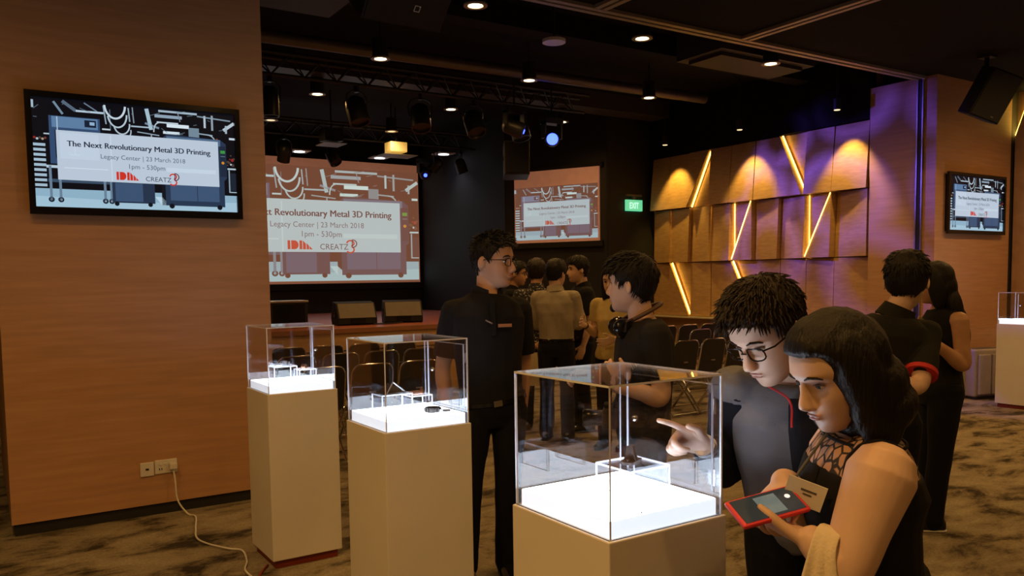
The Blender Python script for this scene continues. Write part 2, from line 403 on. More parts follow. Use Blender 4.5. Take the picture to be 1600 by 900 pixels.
    for i in range(16):
        u = rn.uniform(0.02,0.97); v = rn.uniform(0.02,0.26); line(u,v,u+rn.uniform(-0.05,0.05),v+rn.uniform(-0.02,0.04),0.006,(90,105,115))
    up()
    arc(0.385,0.01,0.055,0.14,5,175,0.010,(205,215,220)); arc(0.395,0.10,0.050,0.13,0,170,0.008,(190,202,208))
    arc(0.415,0.19,0.042,0.10,-5,165,0.007,(185,198,205)); arc(0.428,0.25,0.034,0.08,-10,150,0.006,(175,190,198))
    arc(0.60,0.24,0.03,0.10,180,270,0.006,(190,200,205),8); arc(0.85,0.32,0.05,0.10,270,360,0.006,(170,182,190),8); up()
    # tray rack at the left edge
    for i in range(9): q(0.0,0.42+i*0.046,0.055,0.445+i*0.046,(170,190,202))
    for i in range(5): disc(0.008+0.012*i,0.37+0.01*(i%2),0.006,[(150,40,30),(180,190,195),(90,70,60),(170,150,130),(120,60,50)][i])
    up()
    # printer on its cart
    q(0.075,0.16,0.31,0.60,(52,76,108)); up()
    q(0.088,0.165,0.30,0.265,(98,128,160)); q(0.10,0.29,0.285,0.55,(20,28,42)); up()
    q(0.238,0.18,0.292,0.245,(22,32,50)); q(0.12,0.50,0.19,0.52,(150,170,185)); q(0.19,0.30,0.193,0.5,(120,140,160)); up()
    q(0.262,0.195,0.285,0.225,(150,180,205)); q(0.11,0.165,0.115,0.29,(180,200,215)); up()
    q(0.055,0.615,0.36,0.64,(190,204,214)); q(0.06,0.74,0.36,0.77,(60,78,98)); up()
    for u in (0.065,0.108,0.315,0.345): q(u,0.62,u+0.012,0.92,(110,130,148)); disc(u+0.006,0.93,0.014,(26,34,46)); disc(u+0.006,0.93,0.006,(170,185,195))
    up()
    # debinder in the middle, furnace on the right
    q(0.355,0.72,0.565,0.94,(38,52,72)); up(); q(0.37,0.75,0.505,0.925,(62,84,112)); up()
    for u in (0.375,0.54): disc(u,0.95,0.012,(14,18,26))
    q(0.60,0.72,0.645,0.95,(14,18,26)); poly([(0.565,0.87),(0.60,0.87),(0.645,0.95),(0.60,0.95)],(196,214,224)); up()
    poly([(0.62,0.28),(0.64,0.25),(0.92,0.27),(0.95,0.31),(0.95,0.66),(0.935,0.68),(0.935,0.95),(0.62,0.95)],(40,56,78)); up()
    q(0.635,0.27,0.92,0.335,(84,108,134)); q(0.645,0.72,0.905,0.90,(64,86,114)); q(0.915,0.33,0.948,0.64,(30,42,60)); up()
    q(0.785,0.72,0.788,0.90,(30,42,58)); q(0.919,0.375,0.944,0.405,(60,150,60)); q(0.919,0.43,0.944,0.437,(100,120,130)); disc(0.931,0.50,0.008,(220,140,30))
    for u in (0.65,0.905): disc(u,0.955,0.014,(12,16,24))
    up()
    # bench at the right edge
    q(0.955,0.55,1.0,0.565,(196,208,214)); q(0.96,0.57,0.967,0.80,(150,165,175)); q(0.96,0.79,1.0,0.80,(170,182,190)); q(0.97,0.60,1.0,0.78,(28,36,48))
    for i in range(9): disc(rn.uniform(0.955,0.995),rn.uniform(0.36,0.53),rn.uniform(0.004,0.009),rn.choice([(150,40,32),(190,198,204),(80,60,50),(200,205,210)]))
    up()
    # caption plate
    q(0.105,0.29,0.907,0.745,(196,204,214)); up()
    q(0.12,0.31,0.30,0.55,(203,211,221)); q(0.135,0.63,0.34,0.636,(224,230,236)); q(0.63,0.58,0.89,0.62,(208,216,224)); q(0.355,0.31,0.36,0.74,(212,220,228))
    q(0.16,0.505,0.21,0.515,(222,228,234)); q(0.185,0.44,0.192,0.51,(218,224,230)); up()
    def word(s,u0,u1,v,c,hf=1.0,bold=0.0):
        pts, f = fit_text(s,u0*W,u1*W,(1-v)*H,None,bold)
        if hf != 1.0: pts = [(x,(1-v)*H+(y-(1-v)*H)*hf) for x,y in pts]
        mb.add([(x,y,z()) for x,y in pts], f, 0, None, lin(c))
    for k_ in range(3): word('The Next Revolutionary Metal 3D Printing',0.152+0.0011*k_,0.862+0.0011*k_,0.432,(36,40,56))
    word('Legacy Center | 23 March 2018',0.307,0.728,0.528,(88,98,112))
    word('1pm - 530pm',0.442,0.622,0.610,(88,98,112))
    # the two marks
    R = (214,52,34)
    x0, v0, v1 = 0.378, 0.645, 0.722
    q(x0,v0,x0+0.012,v1,R)
    poly([(x0+0.016,v0),(x0+0.030,v0)]+[(x0+0.030+0.018*math.sin(PI*i/10), (v0+v1)/2-(v1-v0)/2*math.cos(PI*i/10)) for i in range(11)]+[(x0+0.016,v1)],R)
    q(x0+0.052,v0,x0+0.064,v1,R); poly([(x0+0.067,v0),(x0+0.080,v0+0.028),(x0+0.080,v1),(x0+0.067,v1)],R)
    poly([(x0+0.083,v0+0.022),(x0+0.094,v0+0.046),(x0+0.094,v1),(x0+0.083,v1)],R); poly([(x0+0.096,v0+0.048),(x0+0.110,v1),(x0+0.096,v1)],R)
    word('CREATZ',0.522,0.652,0.722,(62,66,78),1.0)
    for (cx,cy,ru,rv,a0,a1) in [(0.662,0.665,0.020,0.030,180,440),(0.661,0.722,0.021,0.034,-70,150)]: arc(cx,cy,ru,rv,a0,a1,0.007,R,16)
    up(); arc(0.672,0.668,0.022,0.038,-90,90,0.005,(70,34,40),12); q(0.668,0.632,0.6725,0.705,(70,34,40))
    me = bpy.data.meshes.new('slide'); me.from_pydata(mb.v, [], mb.f)
    at = me.color_attributes.new('Col', 'FLOAT_COLOR', 'CORNER'); buf = []
    for p, c in zip(me.polygons, mb.c): buf += [c[0],c[1],c[2],1.0]*p.loop_total
    at.data.foreach_set('color', buf); me.update()
    return me
def screen_mat(name, lift, gain, rough=0.3):
    m = bpy.data.materials.new(name); m.use_nodes = True; nt = m.node_tree; b = nt.nodes['Principled BSDF']
    b.inputs['Base Color'].default_value = (0.006,0.006,0.006,1); b.inputs['Specular IOR Level'].default_value = 0.2; b.inputs['Roughness'].default_value = rough
    a = nt.nodes.new('ShaderNodeVertexColor'); a.layer_name = 'Col'
    mx = nt.nodes.new('ShaderNodeMix'); mx.data_type = 'RGBA'; mx.blend_type = 'MULTIPLY'; mx.inputs[0].default_value = 1; mx.inputs[7].default_value = (*gain,1)
    ad = nt.nodes.new('ShaderNodeMix'); ad.data_type = 'RGBA'; ad.blend_type = 'ADD'; ad.inputs[0].default_value = 1; ad.inputs[7].default_value = (*lift,1)
    nz = nt.nodes.new('ShaderNodeTexNoise'); nz.inputs['Scale'].default_value = 4
    nt.links.new(a.outputs[0], mx.inputs[6]); nt.links.new(mx.outputs[2], ad.inputs[6]); nt.links.new(ad.outputs[2], b.inputs['Emission Color'])
    b.inputs['Emission Strength'].default_value = 1.0
    return m
M_tv = screen_mat('tv_picture', (0.001,0.001,0.002), (0.86,0.93,1.0))
M_proj = screen_mat('projected_picture', (0.165,0.062,0.032), (0.52,0.72,0.68), 0.8)  # reddish lift paints ambient light over the projected blacks
M_proj2 = screen_mat('projected_picture_dim', (0.150,0.058,0.032), (0.46,0.66,0.66), 0.8)  # same ambient wash painted in, slightly weaker

def television(x0, x1, z0, z1, yf, label):
    t = thing('wall_television', label, 'television', ((x0+x1)/2, yf, z0)); W, H = x1-x0, z1-z0; fb = 0.034
    MB().box((-W/2+0.03,-0.035,0.03),(W/2-0.03,0,H-0.03)).build('back_cover', M_black, t)
    mb = MB()
    for lo, hi in (((-W/2,-0.06,0),(W/2,-0.03,fb+0.012)),((-W/2,-0.06,H-fb),(W/2,-0.03,H)),((-W/2,-0.06,fb+0.012),(-W/2+fb,-0.03,H-fb)),((W/2-fb,-0.06,fb+0.012),(W/2,-0.03,H-fb))): mb.box(lo,hi)
    mb.build('bezel', M_glossblack, t)
    me = make_slide(W-2*fb, H-2*fb-0.012, 0.0002); me.materials.append(M_tv)
    link('screen', me, t, (-W/2+fb,-0.040,fb+0.012), (PI/2,0,0))
    return t
television(0.303,1.555,1.956,2.690,5.755,'large black wall television on the wooden pier at the left')
television(9.868,11.222,1.992,2.736,5.487,'smaller looking wall television on the far right pier')

# projection screens
t = thing('projection_screen', 'large projection screen above the stage showing the event slide', 'screen', (5.55,15.46,1.48))
MB().box((-2.27,-0.03,0.0),(2.27,0.02,2.40)).build('screen_fabric', screen_plain := mat('screen_fabric',(0.5,0.3,0.22),0.9,emis=(0.165,0.062,0.032),estr=1.0), t)  # bare fabric emits faintly: ambient light painted into the material
me = make_slide(4.46, 2.20, 0.0008); me.materials.append(M_proj)
link('projected_slide', me, t, (-2.215,-0.034,0.05), (PI/2,0,0))
mb = MB()
for lo, hi in (((-2.36,-0.035,-0.12),(2.36,0.03,0)),((-2.36,-0.035,2.40),(2.36,0.03,2.46)),((-2.36,-0.035,0),(-2.27,0.03,2.40)),((2.27,-0.035,0),(2.36,0.03,2.40))): mb.box(lo,hi)
mb.build('border', M_curtain, t)
rz2 = math.atan2(-dy,-dx)
t = thing('projection_screen', 'smaller angled projection screen on the black wall beside the exit sign', 'screen', (8.70,10.60,2.13), rz2)
MB().box((-1.60,-0.02,0.0),(0.0,0.02,1.22)).build('screen_fabric', screen_plain, t)
me = make_slide(1.56, 0.90, 0.0005); me.materials.append(M_proj2)
link('projected_slide', me, t, (-1.58,-0.023,0.05), (PI/2,0,0))
MB().box((-1.66,-0.025,-0.09),(0.06,0.03,0.0)).build('border', M_curtain, t); MB().box((-1.66,-0.025,1.22),(0.06,0.03,1.28)).build('border', M_curtain, t)

# exit sign
t = thing('exit_sign', 'small green illuminated EXIT sign on the black wall', 'sign', (9.31,10.45,2.62))
MB().box((-0.175,-0.03,0.0),(0.175,0.02,0.185),0.006).build('light_box', glow('exit_green',(0.01,0.50,0.25),1.2), t)
MB().box((-0.03,-0.02,0.185),(0.03,0.02,0.26)).box((-0.17,-0.025,0.245),(0.17,0.02,0.275)).build('bracket', M_grey, t)
v_, f_ = fit_text('EXIT',-0.11,0.09,0.04,0.145,0.01)
MB().add([(x,y,0) for x,y in v_], f_).build('lettering', glow('exit_white',(0.6,1.0,0.85),1.0), t, loc=(0,-0.032,0), rot=(PI/2,0,0))

# ------------------------------------------------------------------ wall sockets, cables
t = thing('data_socket', 'square white data socket plate with one port on the left pier', 'socket', (0.890,5.76,0.267))
MB().box((-0.042,-0.010,0),(0.042,0,0.092),0.004).build('plate', M_plastic, t)
MB().box((-0.010,-0.0115,0.040),(0.010,-0.008,0.053)).build('port', M_black, t)
t = thing('power_socket', 'double white power socket plate with a plug on the left pier', 'socket', (1.007,5.76,0.273))
MB().box((-0.070,-0.010,0),(0.070,0,0.092),0.004).build('plate', M_plastic, t)
for x in (-0.035,-0.005): MB().box((x-0.008,-0.014,0.055),(x+0.008,-0.009,0.072),0.002).build('switch', M_plastic, t)
for x in (-0.042,-0.028): MB().box((x-0.003,-0.0108,0.025),(x+0.003,-0.0095,0.038)).build('pin_hole', M_black, t)
t = thing('power_cable', 'white power cable with plug hanging from the socket and snaking over the carpet', 'cable', (1.045,5.70,0))
MB().box((-0.025,0.0,0.30),(0.025,0.047,0.345),0.008).build('plug', M_plastic, t)
def bez(pts, n=8):
    out = []; P = [Vector(p) for p in pts]; P = [P[0]*2-P[1]]+P+[P[-1]*2-P[-2]]
    for i in range(1, len(P)-2):
        for k in range(n):
            u = k/n; a,b,c,d = P[i-1],P[i],P[i+1],P[i+2]
            out.append(0.5*((2*b)+(c-a)*u+(2*a-5*b+4*c-d)*u*u+(3*b-a-3*c+d)*u**3))
    return out+[P[-2]]
MB().tube(bez([(0,0.02,0.30),(0.005,0.0,0.22),(0.01,-0.03,0.10),(0.06,-0.07,0.012),(0.09,-0.16,0.008),(0.035,-0.42,0.008),(-0.005,-0.63,0.008),(0.02,-0.78,0.008),(0.10,-0.95,0.008),(0.155,-1.03,0.008),(0.13,-1.22,0.008),(0.08,-1.38,0.008),(0.10,-1.60,0.008),(0.16,-1.75,0.008),(0.10,-2.1,0.008)]),0.0055,8).build('cord', M_plastic, t, True)
tag(MB().tube(bez([(1.05,3.6,0.006),(1.13,3.85,0.006),(1.12,4.05,0.006),(1.17,4.22,0.006),(1.25,4.35,0.006)]),0.006,8).build('floor_cable', M_red, None, True), 'thin dark red cable on the carpet running under the rear pedestal', 'cable')
# ------------------------------------------------------------------ display pedestals, acrylic cases, exhibits
PT = 0.94; CZ = 0.35
def pedestal(x, y, sx, sy, label, top=PT):
    t = thing('pedestal', label, 'pedestal', (x+sx/2, y+sy/2, 0), group=None)
    MB().box((-sx/2,-sy/2,0.045),(sx/2,sy/2,top),0.003).build('body', M_white, t)
    MB().box((-sx/2+0.02,-sy/2+0.02,0),(sx/2-0.02,sy/2-0.02,0.045)).build('plinth', M_red, t)
    MB().box((-sx/2+0.018,-sy/2+0.018,top),(sx/2-0.018,sy/2-0.018,top+0.040)).build('light_panel', [M_lightside], t)
    MB().box((-sx/2+0.020,-sy/2+0.020,top+0.040),(sx/2-0.020,sy/2-0.020,top+0.0415)).build('diffuser', M_light, t)
    return t
def pane(lo, hi, parent, thin):
    """clear sheet: the two large faces clear, the narrow faces are the polished edge"""
    o = MB(); o.box(lo, hi)
    o.m = [1]*6
    big = {2:(0,1), 1:(2,4), 0:(3,5)}[thin]
    for k in big: o.m[k] = 0
    return o.build('pane', [M_acryl, M_edge], parent)
def case(x, y, sx, sy, label, z=PT, h=CZ):
    t = thing('acrylic_case', label, 'display case', (x+sx/2, y+sy/2, z)); e = 0.005; a, b = sx/2-0.007, sy/2-0.007
    pane((-a,-b,0),(-a+e,b,h-e),t,0)
    pane((-a+e,-b,0),(a-e,-b+e,h-e),t,1)
    pane((-a+e,b-e,0),(a-e,b,h-e),t,1)
    pane((-a,-b,h-e),(a,b,h),t,2)
    # right hand side: fixed frame strips with a hinged door sheet
    pane((a-e,-b,0),(a,b,0.05),t,0)
    pane((a-e,-b,h-0.028),(a,b,h-e),t,0)
    pane((a-e,-b,0.05),(a,-b+0.03,h-0.028),t,0)
    pane((a-e,b-0.03,0.05),(a,b,h-0.028),t,0)
    d = pane((a-e,-b+0.032,0.052),(a,b-0.032,h-0.030),t,0); d.name = 'door'
    for hz_ in (0.085, h-0.085):
        MB().box((a+0.0005,-b+0.010,hz_-0.018),(a+0.004,-b+0.050,hz_+0.018)).tube([(a+0.006,-b+0.031,hz_-0.020),(a+0.006,-b+0.031,hz_+0.020)],0.0035,8,mi=1).build('hinge', [M_acryl, M_chrome], d)
    MB().sph((a+0.012,b-0.045,h*0.55),0.010,12,8).tube([(a,b-0.045,h*0.55),(a+0.012,b-0.045,h*0.55)],0.005,8).build('knob', M_chrome, d, True)
    return t
def riser(x, y, z, w, d, h, label, rz=0.0):
    t = thing('acrylic_riser', label, 'display riser', (x,y,z), rz); e = 0.005
    pane((-w/2,-d/2,h-e),(w/2,d/2,h),t,2)
    pane((-w/2,-d/2,0),(-w/2+e,d/2,h-e),t,0)
    pane((w/2-e,-d/2,0),(w/2,d/2,h-e),t,0)
    return t
M_gun = mat('gunmetal_print',(0.055,0.045,0.042),0.45,0.7,scale=60,bump=0.2)
M_silver = mat('silver_print',(0.45,0.45,0.47),0.35,0.9,scale=60,bump=0.2)
M_bronze = mat('bronze_print',(0.30,0.14,0.08),0.4,0.9,scale=60,bump=0.2)
P3 = (1.150,1.376,0.375,0.392); P2 = (1.295,2.882,0.385,0.392); P1 = (1.255,4.262,0.385,0.392)
pedestal(*P3,'white pedestal nearest the camera with glowing top'); pedestal(*P2,'middle white pedestal of the row with glowing top'); pedestal(*P1,'rearmost white pedestal by the left pier with red plinth')
case(*P3,'clear acrylic display case on the nearest pedestal'); case(*P2,'clear acrylic display case on the middle pedestal'); case(*P1,'clear acrylic display case on the rearmost pedestal')
P4 = (9.58,4.30,0.40,0.40)
t = pedestal(*P4,'white pedestal cut off by the right edge of the view')
v_, f_ = fit_text('CREATZ3D',-0.14,0.14,0.0,None,0.0)
MB().add([(x,y,0) for x,y in v_], f_).build('lettering', M_grey, t, loc=(0.0,-0.202,0.80), rot=(PI/2,0,0))
case(*P4,'clear acrylic display case at the right edge of the view')
zt = PT+0.042
# nearest case
riser(1.402,1.582,zt,0.135,0.135,0.066,'clear acrylic riser in the nearest case')
t = thing('printed_part', 'dark grey metal bracket with upright fins on the riser in the nearest case', 'metal part', (1.402,1.588,zt+0.067), 0.5)
mb = MB(); mb.prism([(-0.032,-0.018),(0.032,-0.018),(0.036,-0.006),(0.036,0.010),(0.028,0.020),(-0.028,0.020),(-0.036,0.010),(-0.036,-0.006)],0,0.007); mb.build('base', M_gun, t)
for x in (-0.012,0.003): MB().prism([(-0.016,0.007),(0.016,0.007),(0.010,0.026),(0.008,0.044),(-0.008,0.044),(-0.010,0.026)],0,0.008,M=Matrix(((0,0,1,x),(1,0,0,0),(0,1,0,0),(0,0,0,1)))).build('fin', M_gun, t)
for x in (-0.026,0.026): MB().cyl((x,0,0.007),0.006,0.006,12).build('boss', M_gun, t, True)
tag(MB().cyl((1.268,1.400,zt),0.0018,0.003,8).build('steel_pin', M_black), 'tiny black pin on the glowing top of the nearest pedestal', 'pin')
# middle case
riser(1.43,3.10,zt,0.14,0.10,0.080,'taller clear riser in the middle case')
riser(1.555,3.12,zt,0.10,0.09,0.062,'shorter clear riser in the middle case')
t = thing('printed_part', 'dark faceted metal pyramid lattice on the riser in the middle case', 'metal part', (1.42,3.10,zt+0.081), 0.3)
mb = MB(); mb.add([(-0.05,-0.035,0),(0.05,-0.035,0),(0.05,0.035,0),(-0.05,0.035,0),(-0.012,0,0.042),(0.02,0.004,0.030)],[(3,2,1,0),(0,1,5,4),(1,2,5),(2,3,4,5),(3,0,4)]); mb.build('pyramid', M_gun, t)
MB().box((-0.056,-0.04,0),(0.056,0.04,0.004)).build('base', M_gun, t)
for sx in (-1,1): MB().tube([(sx*0.05,-0.036,0.004),(0.0,-0.02,0.046)],0.003,6).build('strut', M_silver, t)
t = thing('printed_part', 'small reddish bronze part on the short riser in the middle case', 'metal part', (1.555,3.12,zt+0.063), 0.2)
MB().box((-0.035,-0.012,0),(0.02,0.012,0.014),0.003).build('block', M_bronze, t); MB().cyl((0.025,0,0),0.012,0.024,16,r2=0.005).build('cone', M_bronze, t, True)
t = thing('printed_ring', 'dark grey ring gear on the glowing top of the middle pedestal', 'metal part', (1.565,3.00,zt))
mb = MB(); mb.lathe([(0.030,0.0),(0.032,0.0),(0.032,0.020),(0.030,0.020)],28,ring=True); mb.build('wall', M_gun, t, True)
MB().lathe([(0.0,0.0),(0.029,0.0),(0.029,0.006),(0.0,0.006)],28).build('web', M_silver, t, True)
for k in range(14):
    a = 2*PI*k/14; MB().box((0.031,-0.004,0.003),(0.036,0.004,0.017),M=Matrix.Rotation(a,4,'Z')).build('tooth', M_gun, t)
t = thing('printed_part', 'small grey bolt shaped part lying on the glowing top of the middle pedestal', 'metal part', (1.60,2.965,zt), -0.4)
MB().cyl((-0.014,0,0),0.010,0.013,12).build('head', M_silver, t, True); MB().tube([(-0.006,0,0.006),(0.026,0,0.006)],0.0055,10).build('shank', M_gun, t, True)
# rear case
riser(1.405,4.47,zt,0.13,0.11,0.085,'taller clear riser in the rear case'); riser(1.525,4.45,zt,0.10,0.09,0.062,'shorter clear riser in the rear case')
t = thing('printed_part', 'silver grey valve body on the tall riser in the rear case', 'metal part', (1.405,4.46,zt+0.086), 0.2)
MB().box((-0.05,-0.012,0),(-0.01,0.012,0.014),0.003).build('block', M_silver, t); MB().cyl((0.012,0,0),0.014,0.024,14).build('barrel', M_silver, t, True); MB().cyl((0.036,0.005,0),0.008,0.018,12).build('stub', M_silver, t, True)
t = thing('printed_part', 'small bronze hinge part on the short riser in the rear case', 'metal part', (1.528,4.45,zt+0.063), 0.6)
MB().tube([(-0.012,-0.012,0.012),(-0.012,0.012,0.012)],0.012,12).build('barrel', M_bronze, t, True); MB().box((-0.012,-0.010,0),(0.022,0.010,0.008),0.002).build('leaf', M_bronze, t)

# ------------------------------------------------------------------ chairs
def make_chair(label):
    """faces +Y; origin on the floor below the seat"""
    t = thing('folding_chair', label, 'chair', group='black chairs facing the stage')
    bk = MB(); n = 10; w_, h_ = 0.182, 0.36; v = []; rad = 0.07
    prof = []
    for (cx,cz,a0) in ((w_-rad,h_-rad,0),(-w_+rad,h_-rad,90),(-w_+0.05,0.05,180),(w_-0.05,0.05,270)):
        rr_ = rad if cz > 0.1 else 0.05
        for k in range(5): a = math.radians(a0+90*k/4); prof.append((cx+rr_*math.cos(a), cz+rr_*math.sin(a)))
    def bend(x, z, y): return (x*(1-0.03*(z/h_)), -0.19 - z*0.22 + y - 0.6*(x*x)*-0.5, 0.46+z)
    v = [bend(x,z,-0.012) for x,z in prof] + [bend(x,z,0.014) for x,z in prof]; N = len(prof)
    bk.add(v, [tuple(range(N)), tuple(reversed(range(N,2*N)))] + [(i,(i+1)%N,N+(i+1)%N,N+i) for i in range(N)])
    b = bk.build('backrest', M_fabric, t)
    pr = [bend(x*1.03,z*1.02,0.0) for x,z in prof[:10]]
    MB().tube([bend(w_*1.03,0.0,0.0)]+pr+[bend(-w_*1.03,0.0,0.0)],0.009,8).build('back_tube', M_chrome, t, True)
    MB().box((-0.03,-0.242,0.585),(0.03,-0.232,0.597)).build('badge', M_steel, b)
    MB().box((-0.183,-0.19,0.425),(0.183,0.205,0.47),0.018).build('seat', M_greyfab, t)
    for sx in (-1,1):
        MB().tube(bez([(sx*0.19,-0.20,0.48),(sx*0.192,-0.10,0.36),(sx*0.195,0.20,0.012)],5),0.010,8).build('leg', M_chrome, t, True)
        MB().tube(bez([(sx*0.176,0.16,0.425),(sx*0.18,-0.02,0.25),(sx*0.183,-0.24,0.012)],5),0.010,8).build('leg', M_chrome, t, True)
    MB().tube([(-0.183,-0.235,0.03),(0.183,-0.235,0.03)],0.007,6).build('stretcher', M_chrome, t)
    MB().tube([(-0.195,0.19,0.03),(0.195,0.19,0.03)],0.007,6).build('stretcher', M_chrome, t)
    return t
rowsL = [('nearest row', 6.62, [2.34,2.77,3.20], ['leftmost','middle','rightmost']),
         ('second row', 7.75, [2.50,2.93,3.36,3.79], ['leftmost','second from left','third from left','rightmost']),
         ('third row', 8.75, [2.74,3.17,3.60,4.05], ['leftmost','second from left','third from left','rightmost'])]
rowsR = [('nearest row', 6.60, [6.41,6.83,7.25], ['leftmost','middle','rightmost']),
         ('second row', 7.82, [7.90,8.34,8.77], ['leftmost','middle','rightmost']),
         ('third row', 8.62, [8.06,8.49,8.92,9.35], ['leftmost','second from left','third from left','rightmost'])]
proto = None
for side, rows in (('left of the aisle before the stage', rowsL), ('right of the aisle by the wood panels', rowsR)):
    for rn_, y, xs_, pos in rows:
        for k, x in enumerate(xs_):
            lab = 'black folding chair %s, %s, %s' % (side, rn_, pos[k])
            if proto is None: proto = make_chair(lab); c = proto
            else: c = copy_tree(proto)
            c['label'] = lab; c.location = (x, y, 0); c.rotation_euler = (0,0,random.uniform(-0.02,0.02))

# ------------------------------------------------------------------ stage monitors and hung loudspeakers
def wedge(loc, rz, label):
    t = thing('stage_monitor', label, 'loudspeaker', loc, rz)
    m_ = Matrix(((0,0,1,0),(1,0,0,0),(0,1,0,0),(0,0,0,1)))    # profile in (y,z), width along x
    MB().prism([(-0.20,0.02),(-0.20,0.10),(-0.08,0.31),(0.10,0.33),(0.19,0.10),(0.15,0.0),(-0.14,0.0)],-0.28,0.28,M=m_).build('cabinet', M_darkgrille, t)
    MB().prism([(-0.205,0.105),(-0.09,0.305),(-0.082,0.30),(-0.197,0.10)],-0.26,0.26,M=m_).build('grille', mat('grille_tan',(0.14,0.12,0.10),0.5), t)
    MB().box((-0.10,-0.212,0.03),(0.10,-0.199,0.095)).build('connector_plate', M_glossblack, t)
    for sx in (-1,1): MB().cyl((0,0,0),0.05,0.006,16,M=Matrix.Translation((sx*0.281,0,0.16))@Matrix.Rotation(sx*PI/2,4,'Y')).build('handle_cup', M_glossblack, t, True)
    return t
wedge((4.53,11.05,SZ),-0.1,'black wedge stage monitor in the middle of the stage edge'); wedge((5.32,11.12,SZ),-0.3,'black wedge stage monitor at the right of the stage edge')
t = thing('road_case', 'black boxy speaker with a metal rim at the left of the stage edge', 'loudspeaker', (3.54,11.05,SZ))
MB().box((-0.26,-0.16,0.0),(0.26,0.16,0.36),0.01).build('cabinet', M_darkgrille, t); MB().box((-0.27,-0.17,0.345),(0.27,0.17,0.37),0.005).build('rim', M_steel, t)
MB().box((-0.22,-0.165,0.04),(0.22,-0.158,0.32)).build('grille', M_glossblack, t)
tag(MB().tube(bez([(4.72,10.80,SZ+0.012),(4.86,10.70,SZ+0.012),(5.0,10.74,SZ+0.012),(5.20,10.86,SZ+0.012)]),0.010,8).build('stage_cable', M_black, None, True), 'black cable lying on the stage between the two monitors', 'cable')

t = thing('hung_loudspeaker', 'big grey black loudspeaker hung over the corner of the angled screen', 'loudspeaker', (7.02,10.55,3.06), -0.55)
MB().box((-0.19,-0.42,0.0),(0.19,0.30,0.50),0.012).build('cabinet', mat('speaker_grey',(0.03,0.03,0.034),0.6), t)
MB().box((-0.17,-0.432,0.03),(0.17,-0.418,0.47)).build('grille', M_darkgrille, t)
MB().box((-0.198,-0.30,0.22),(-0.188,-0.22,0.28)).build('handle', M_glossblack, t)
for y in (-0.3,0.2): MB().cyl((0,y,0.5),0.010,CH-3.56,8).build('hanger', M_blackmetal, t)
t = thing('hung_loudspeaker', 'black loudspeaker with a square white mark hung from the top of the view', 'loudspeaker', (2.98,6.10,3.58), 0.05)
Tl = Matrix.Rotation(0.75,4,'X')
MB().box((-0.36,0.0,-0.02),(0.36,0.38,0.42),0.012,M=Tl).build('cabinet', M_darkgrille, t)
MB().box((-0.34,-0.010,0.0),(0.34,0.004,0.40),M=Tl).build('grille', M_black, t)
mb = MB(); q = 0.026
for lo, hi in (((-q,-0.004,-q),(-q+0.006,0,q)),((-q,-0.004,-q),(q,0,-q+0.006)),((q-0.006,-0.004,-q),(q,0,q*0.1)),((-q,-0.004,q-0.006),(q*0.1,0,q))): mb.box(lo,hi)
mb.add([(q*0.1,-0.004,q),(q,-0.004,q),(q,-0.004,q*0.1)],[(0,1,2)])
b2 = MB(); b2.add(mb.v,mb.f,0,Tl@Matrix.Translation((0.08,-0.011,0.15))); b2.build('badge', mat('badge_silver',(0.6,0.6,0.6),0.5), t)
for x in (-0.2,0.2): MB().cyl((x,0.15,0.25),0.010,CH-3.83,8).build('hanger', M_blackmetal, t)
t = thing('hung_loudspeaker', 'black loudspeaker tilted down in front of the right pier', 'loudspeaker', (9.35,4.72,3.44), 0)
Mx = Matrix.Rotation(-0.60,4,'Z')@Matrix.Rotation(0.38,4,'Y')@Matrix.Rotation(0.30,4,'X')
MB().box((-0.17,-0.16,-0.26),(0.17,0.16,0.26),0.012,M=Mx).build('cabinet', M_darkgrille, t)
MB().box((-0.155,-0.172,-0.24),(0.155,-0.158,0.24),M=Mx).build('grille', M_black, t)
MB().box((0.05,-0.178,-0.215),(0.08,-0.170,-0.20),M=Mx).build('badge', M_grey, t)
MB().cyl((0.02,0.05,0.2),0.025,CL-3.64,10).box((-0.05,-0.02,CL-3.46),(0.09,0.12,CL-3.44)).build('bracket', M_blackmetal, t)

# air purifier by the right pier
t = thing('air_purifier', 'grey boxy air purifier standing on the carpet by the right pier', 'air purifier', (10.16,5.13,0), -0.25)
M_pur = mat('purifier_grey',(0.34,0.31,0.27),0.45)
MB().box((-0.24,-0.10,0.03),(0.24,0.13,0.60),0.02).build('body', M_pur, t)
for x0,x1 in ((-0.20,-0.02),(0.0,0.20)): MB().box((x0,-0.135,0.06),(x1,-0.10,0.54),0.008).build('front_panel', M_pur, t)
MB().box((-0.22,-0.105,0.0),(0.22,0.12,0.03)).build('base', M_black, t); MB().box((-0.20,-0.06,0.598),(0.20,0.10,0.604)).build('vent', M_grey, t)

# ------------------------------------------------------------------ ceiling lights
def pendant(x, y, z, label, watts, lens):
    t = thing('pendant_downlight', label, 'ceiling light', (x,y,z), group='black cylinder downlights in the hall')
    MB().cyl((0,0,0.012),0.085,0.20,28).build('housing', M_blackmetal, t, True)
    MB().lathe([(0.070,0.0),(0.105,0.0),(0.105,0.014),(0.070,0.014)],28,ring=True).build('rim', M_rail, t, True)
    MB().cyl((0,0,0.004),0.062,0.006,24).build('lens', lens, t, True)
    MB().cyl((0,0,0.21),0.010,CH-z-0.21,8).build('stem', M_blackmetal, t)
    if watts: spot('downlight', (x,y,z-0.02), (x,y,0), watts, WARM, 165, 1.0, 0.06, t)
rn_ = ['first','second','third','fourth']; cn_ = ['left','middle','right']
for i, y in enumerate((6.28, 8.28, 10.22, 12.18)):
    for j, x in enumerate((3.78,5.72,7.66)):
        if (i,j) == (3,2): continue
        pendant(x,y,3.90,'black cylinder downlight in the %s row from the folding track, %s one'%(rn_[i],cn_[j]), [82,74,58,32][i], M_lamp if i < 3 else M_lampdim)
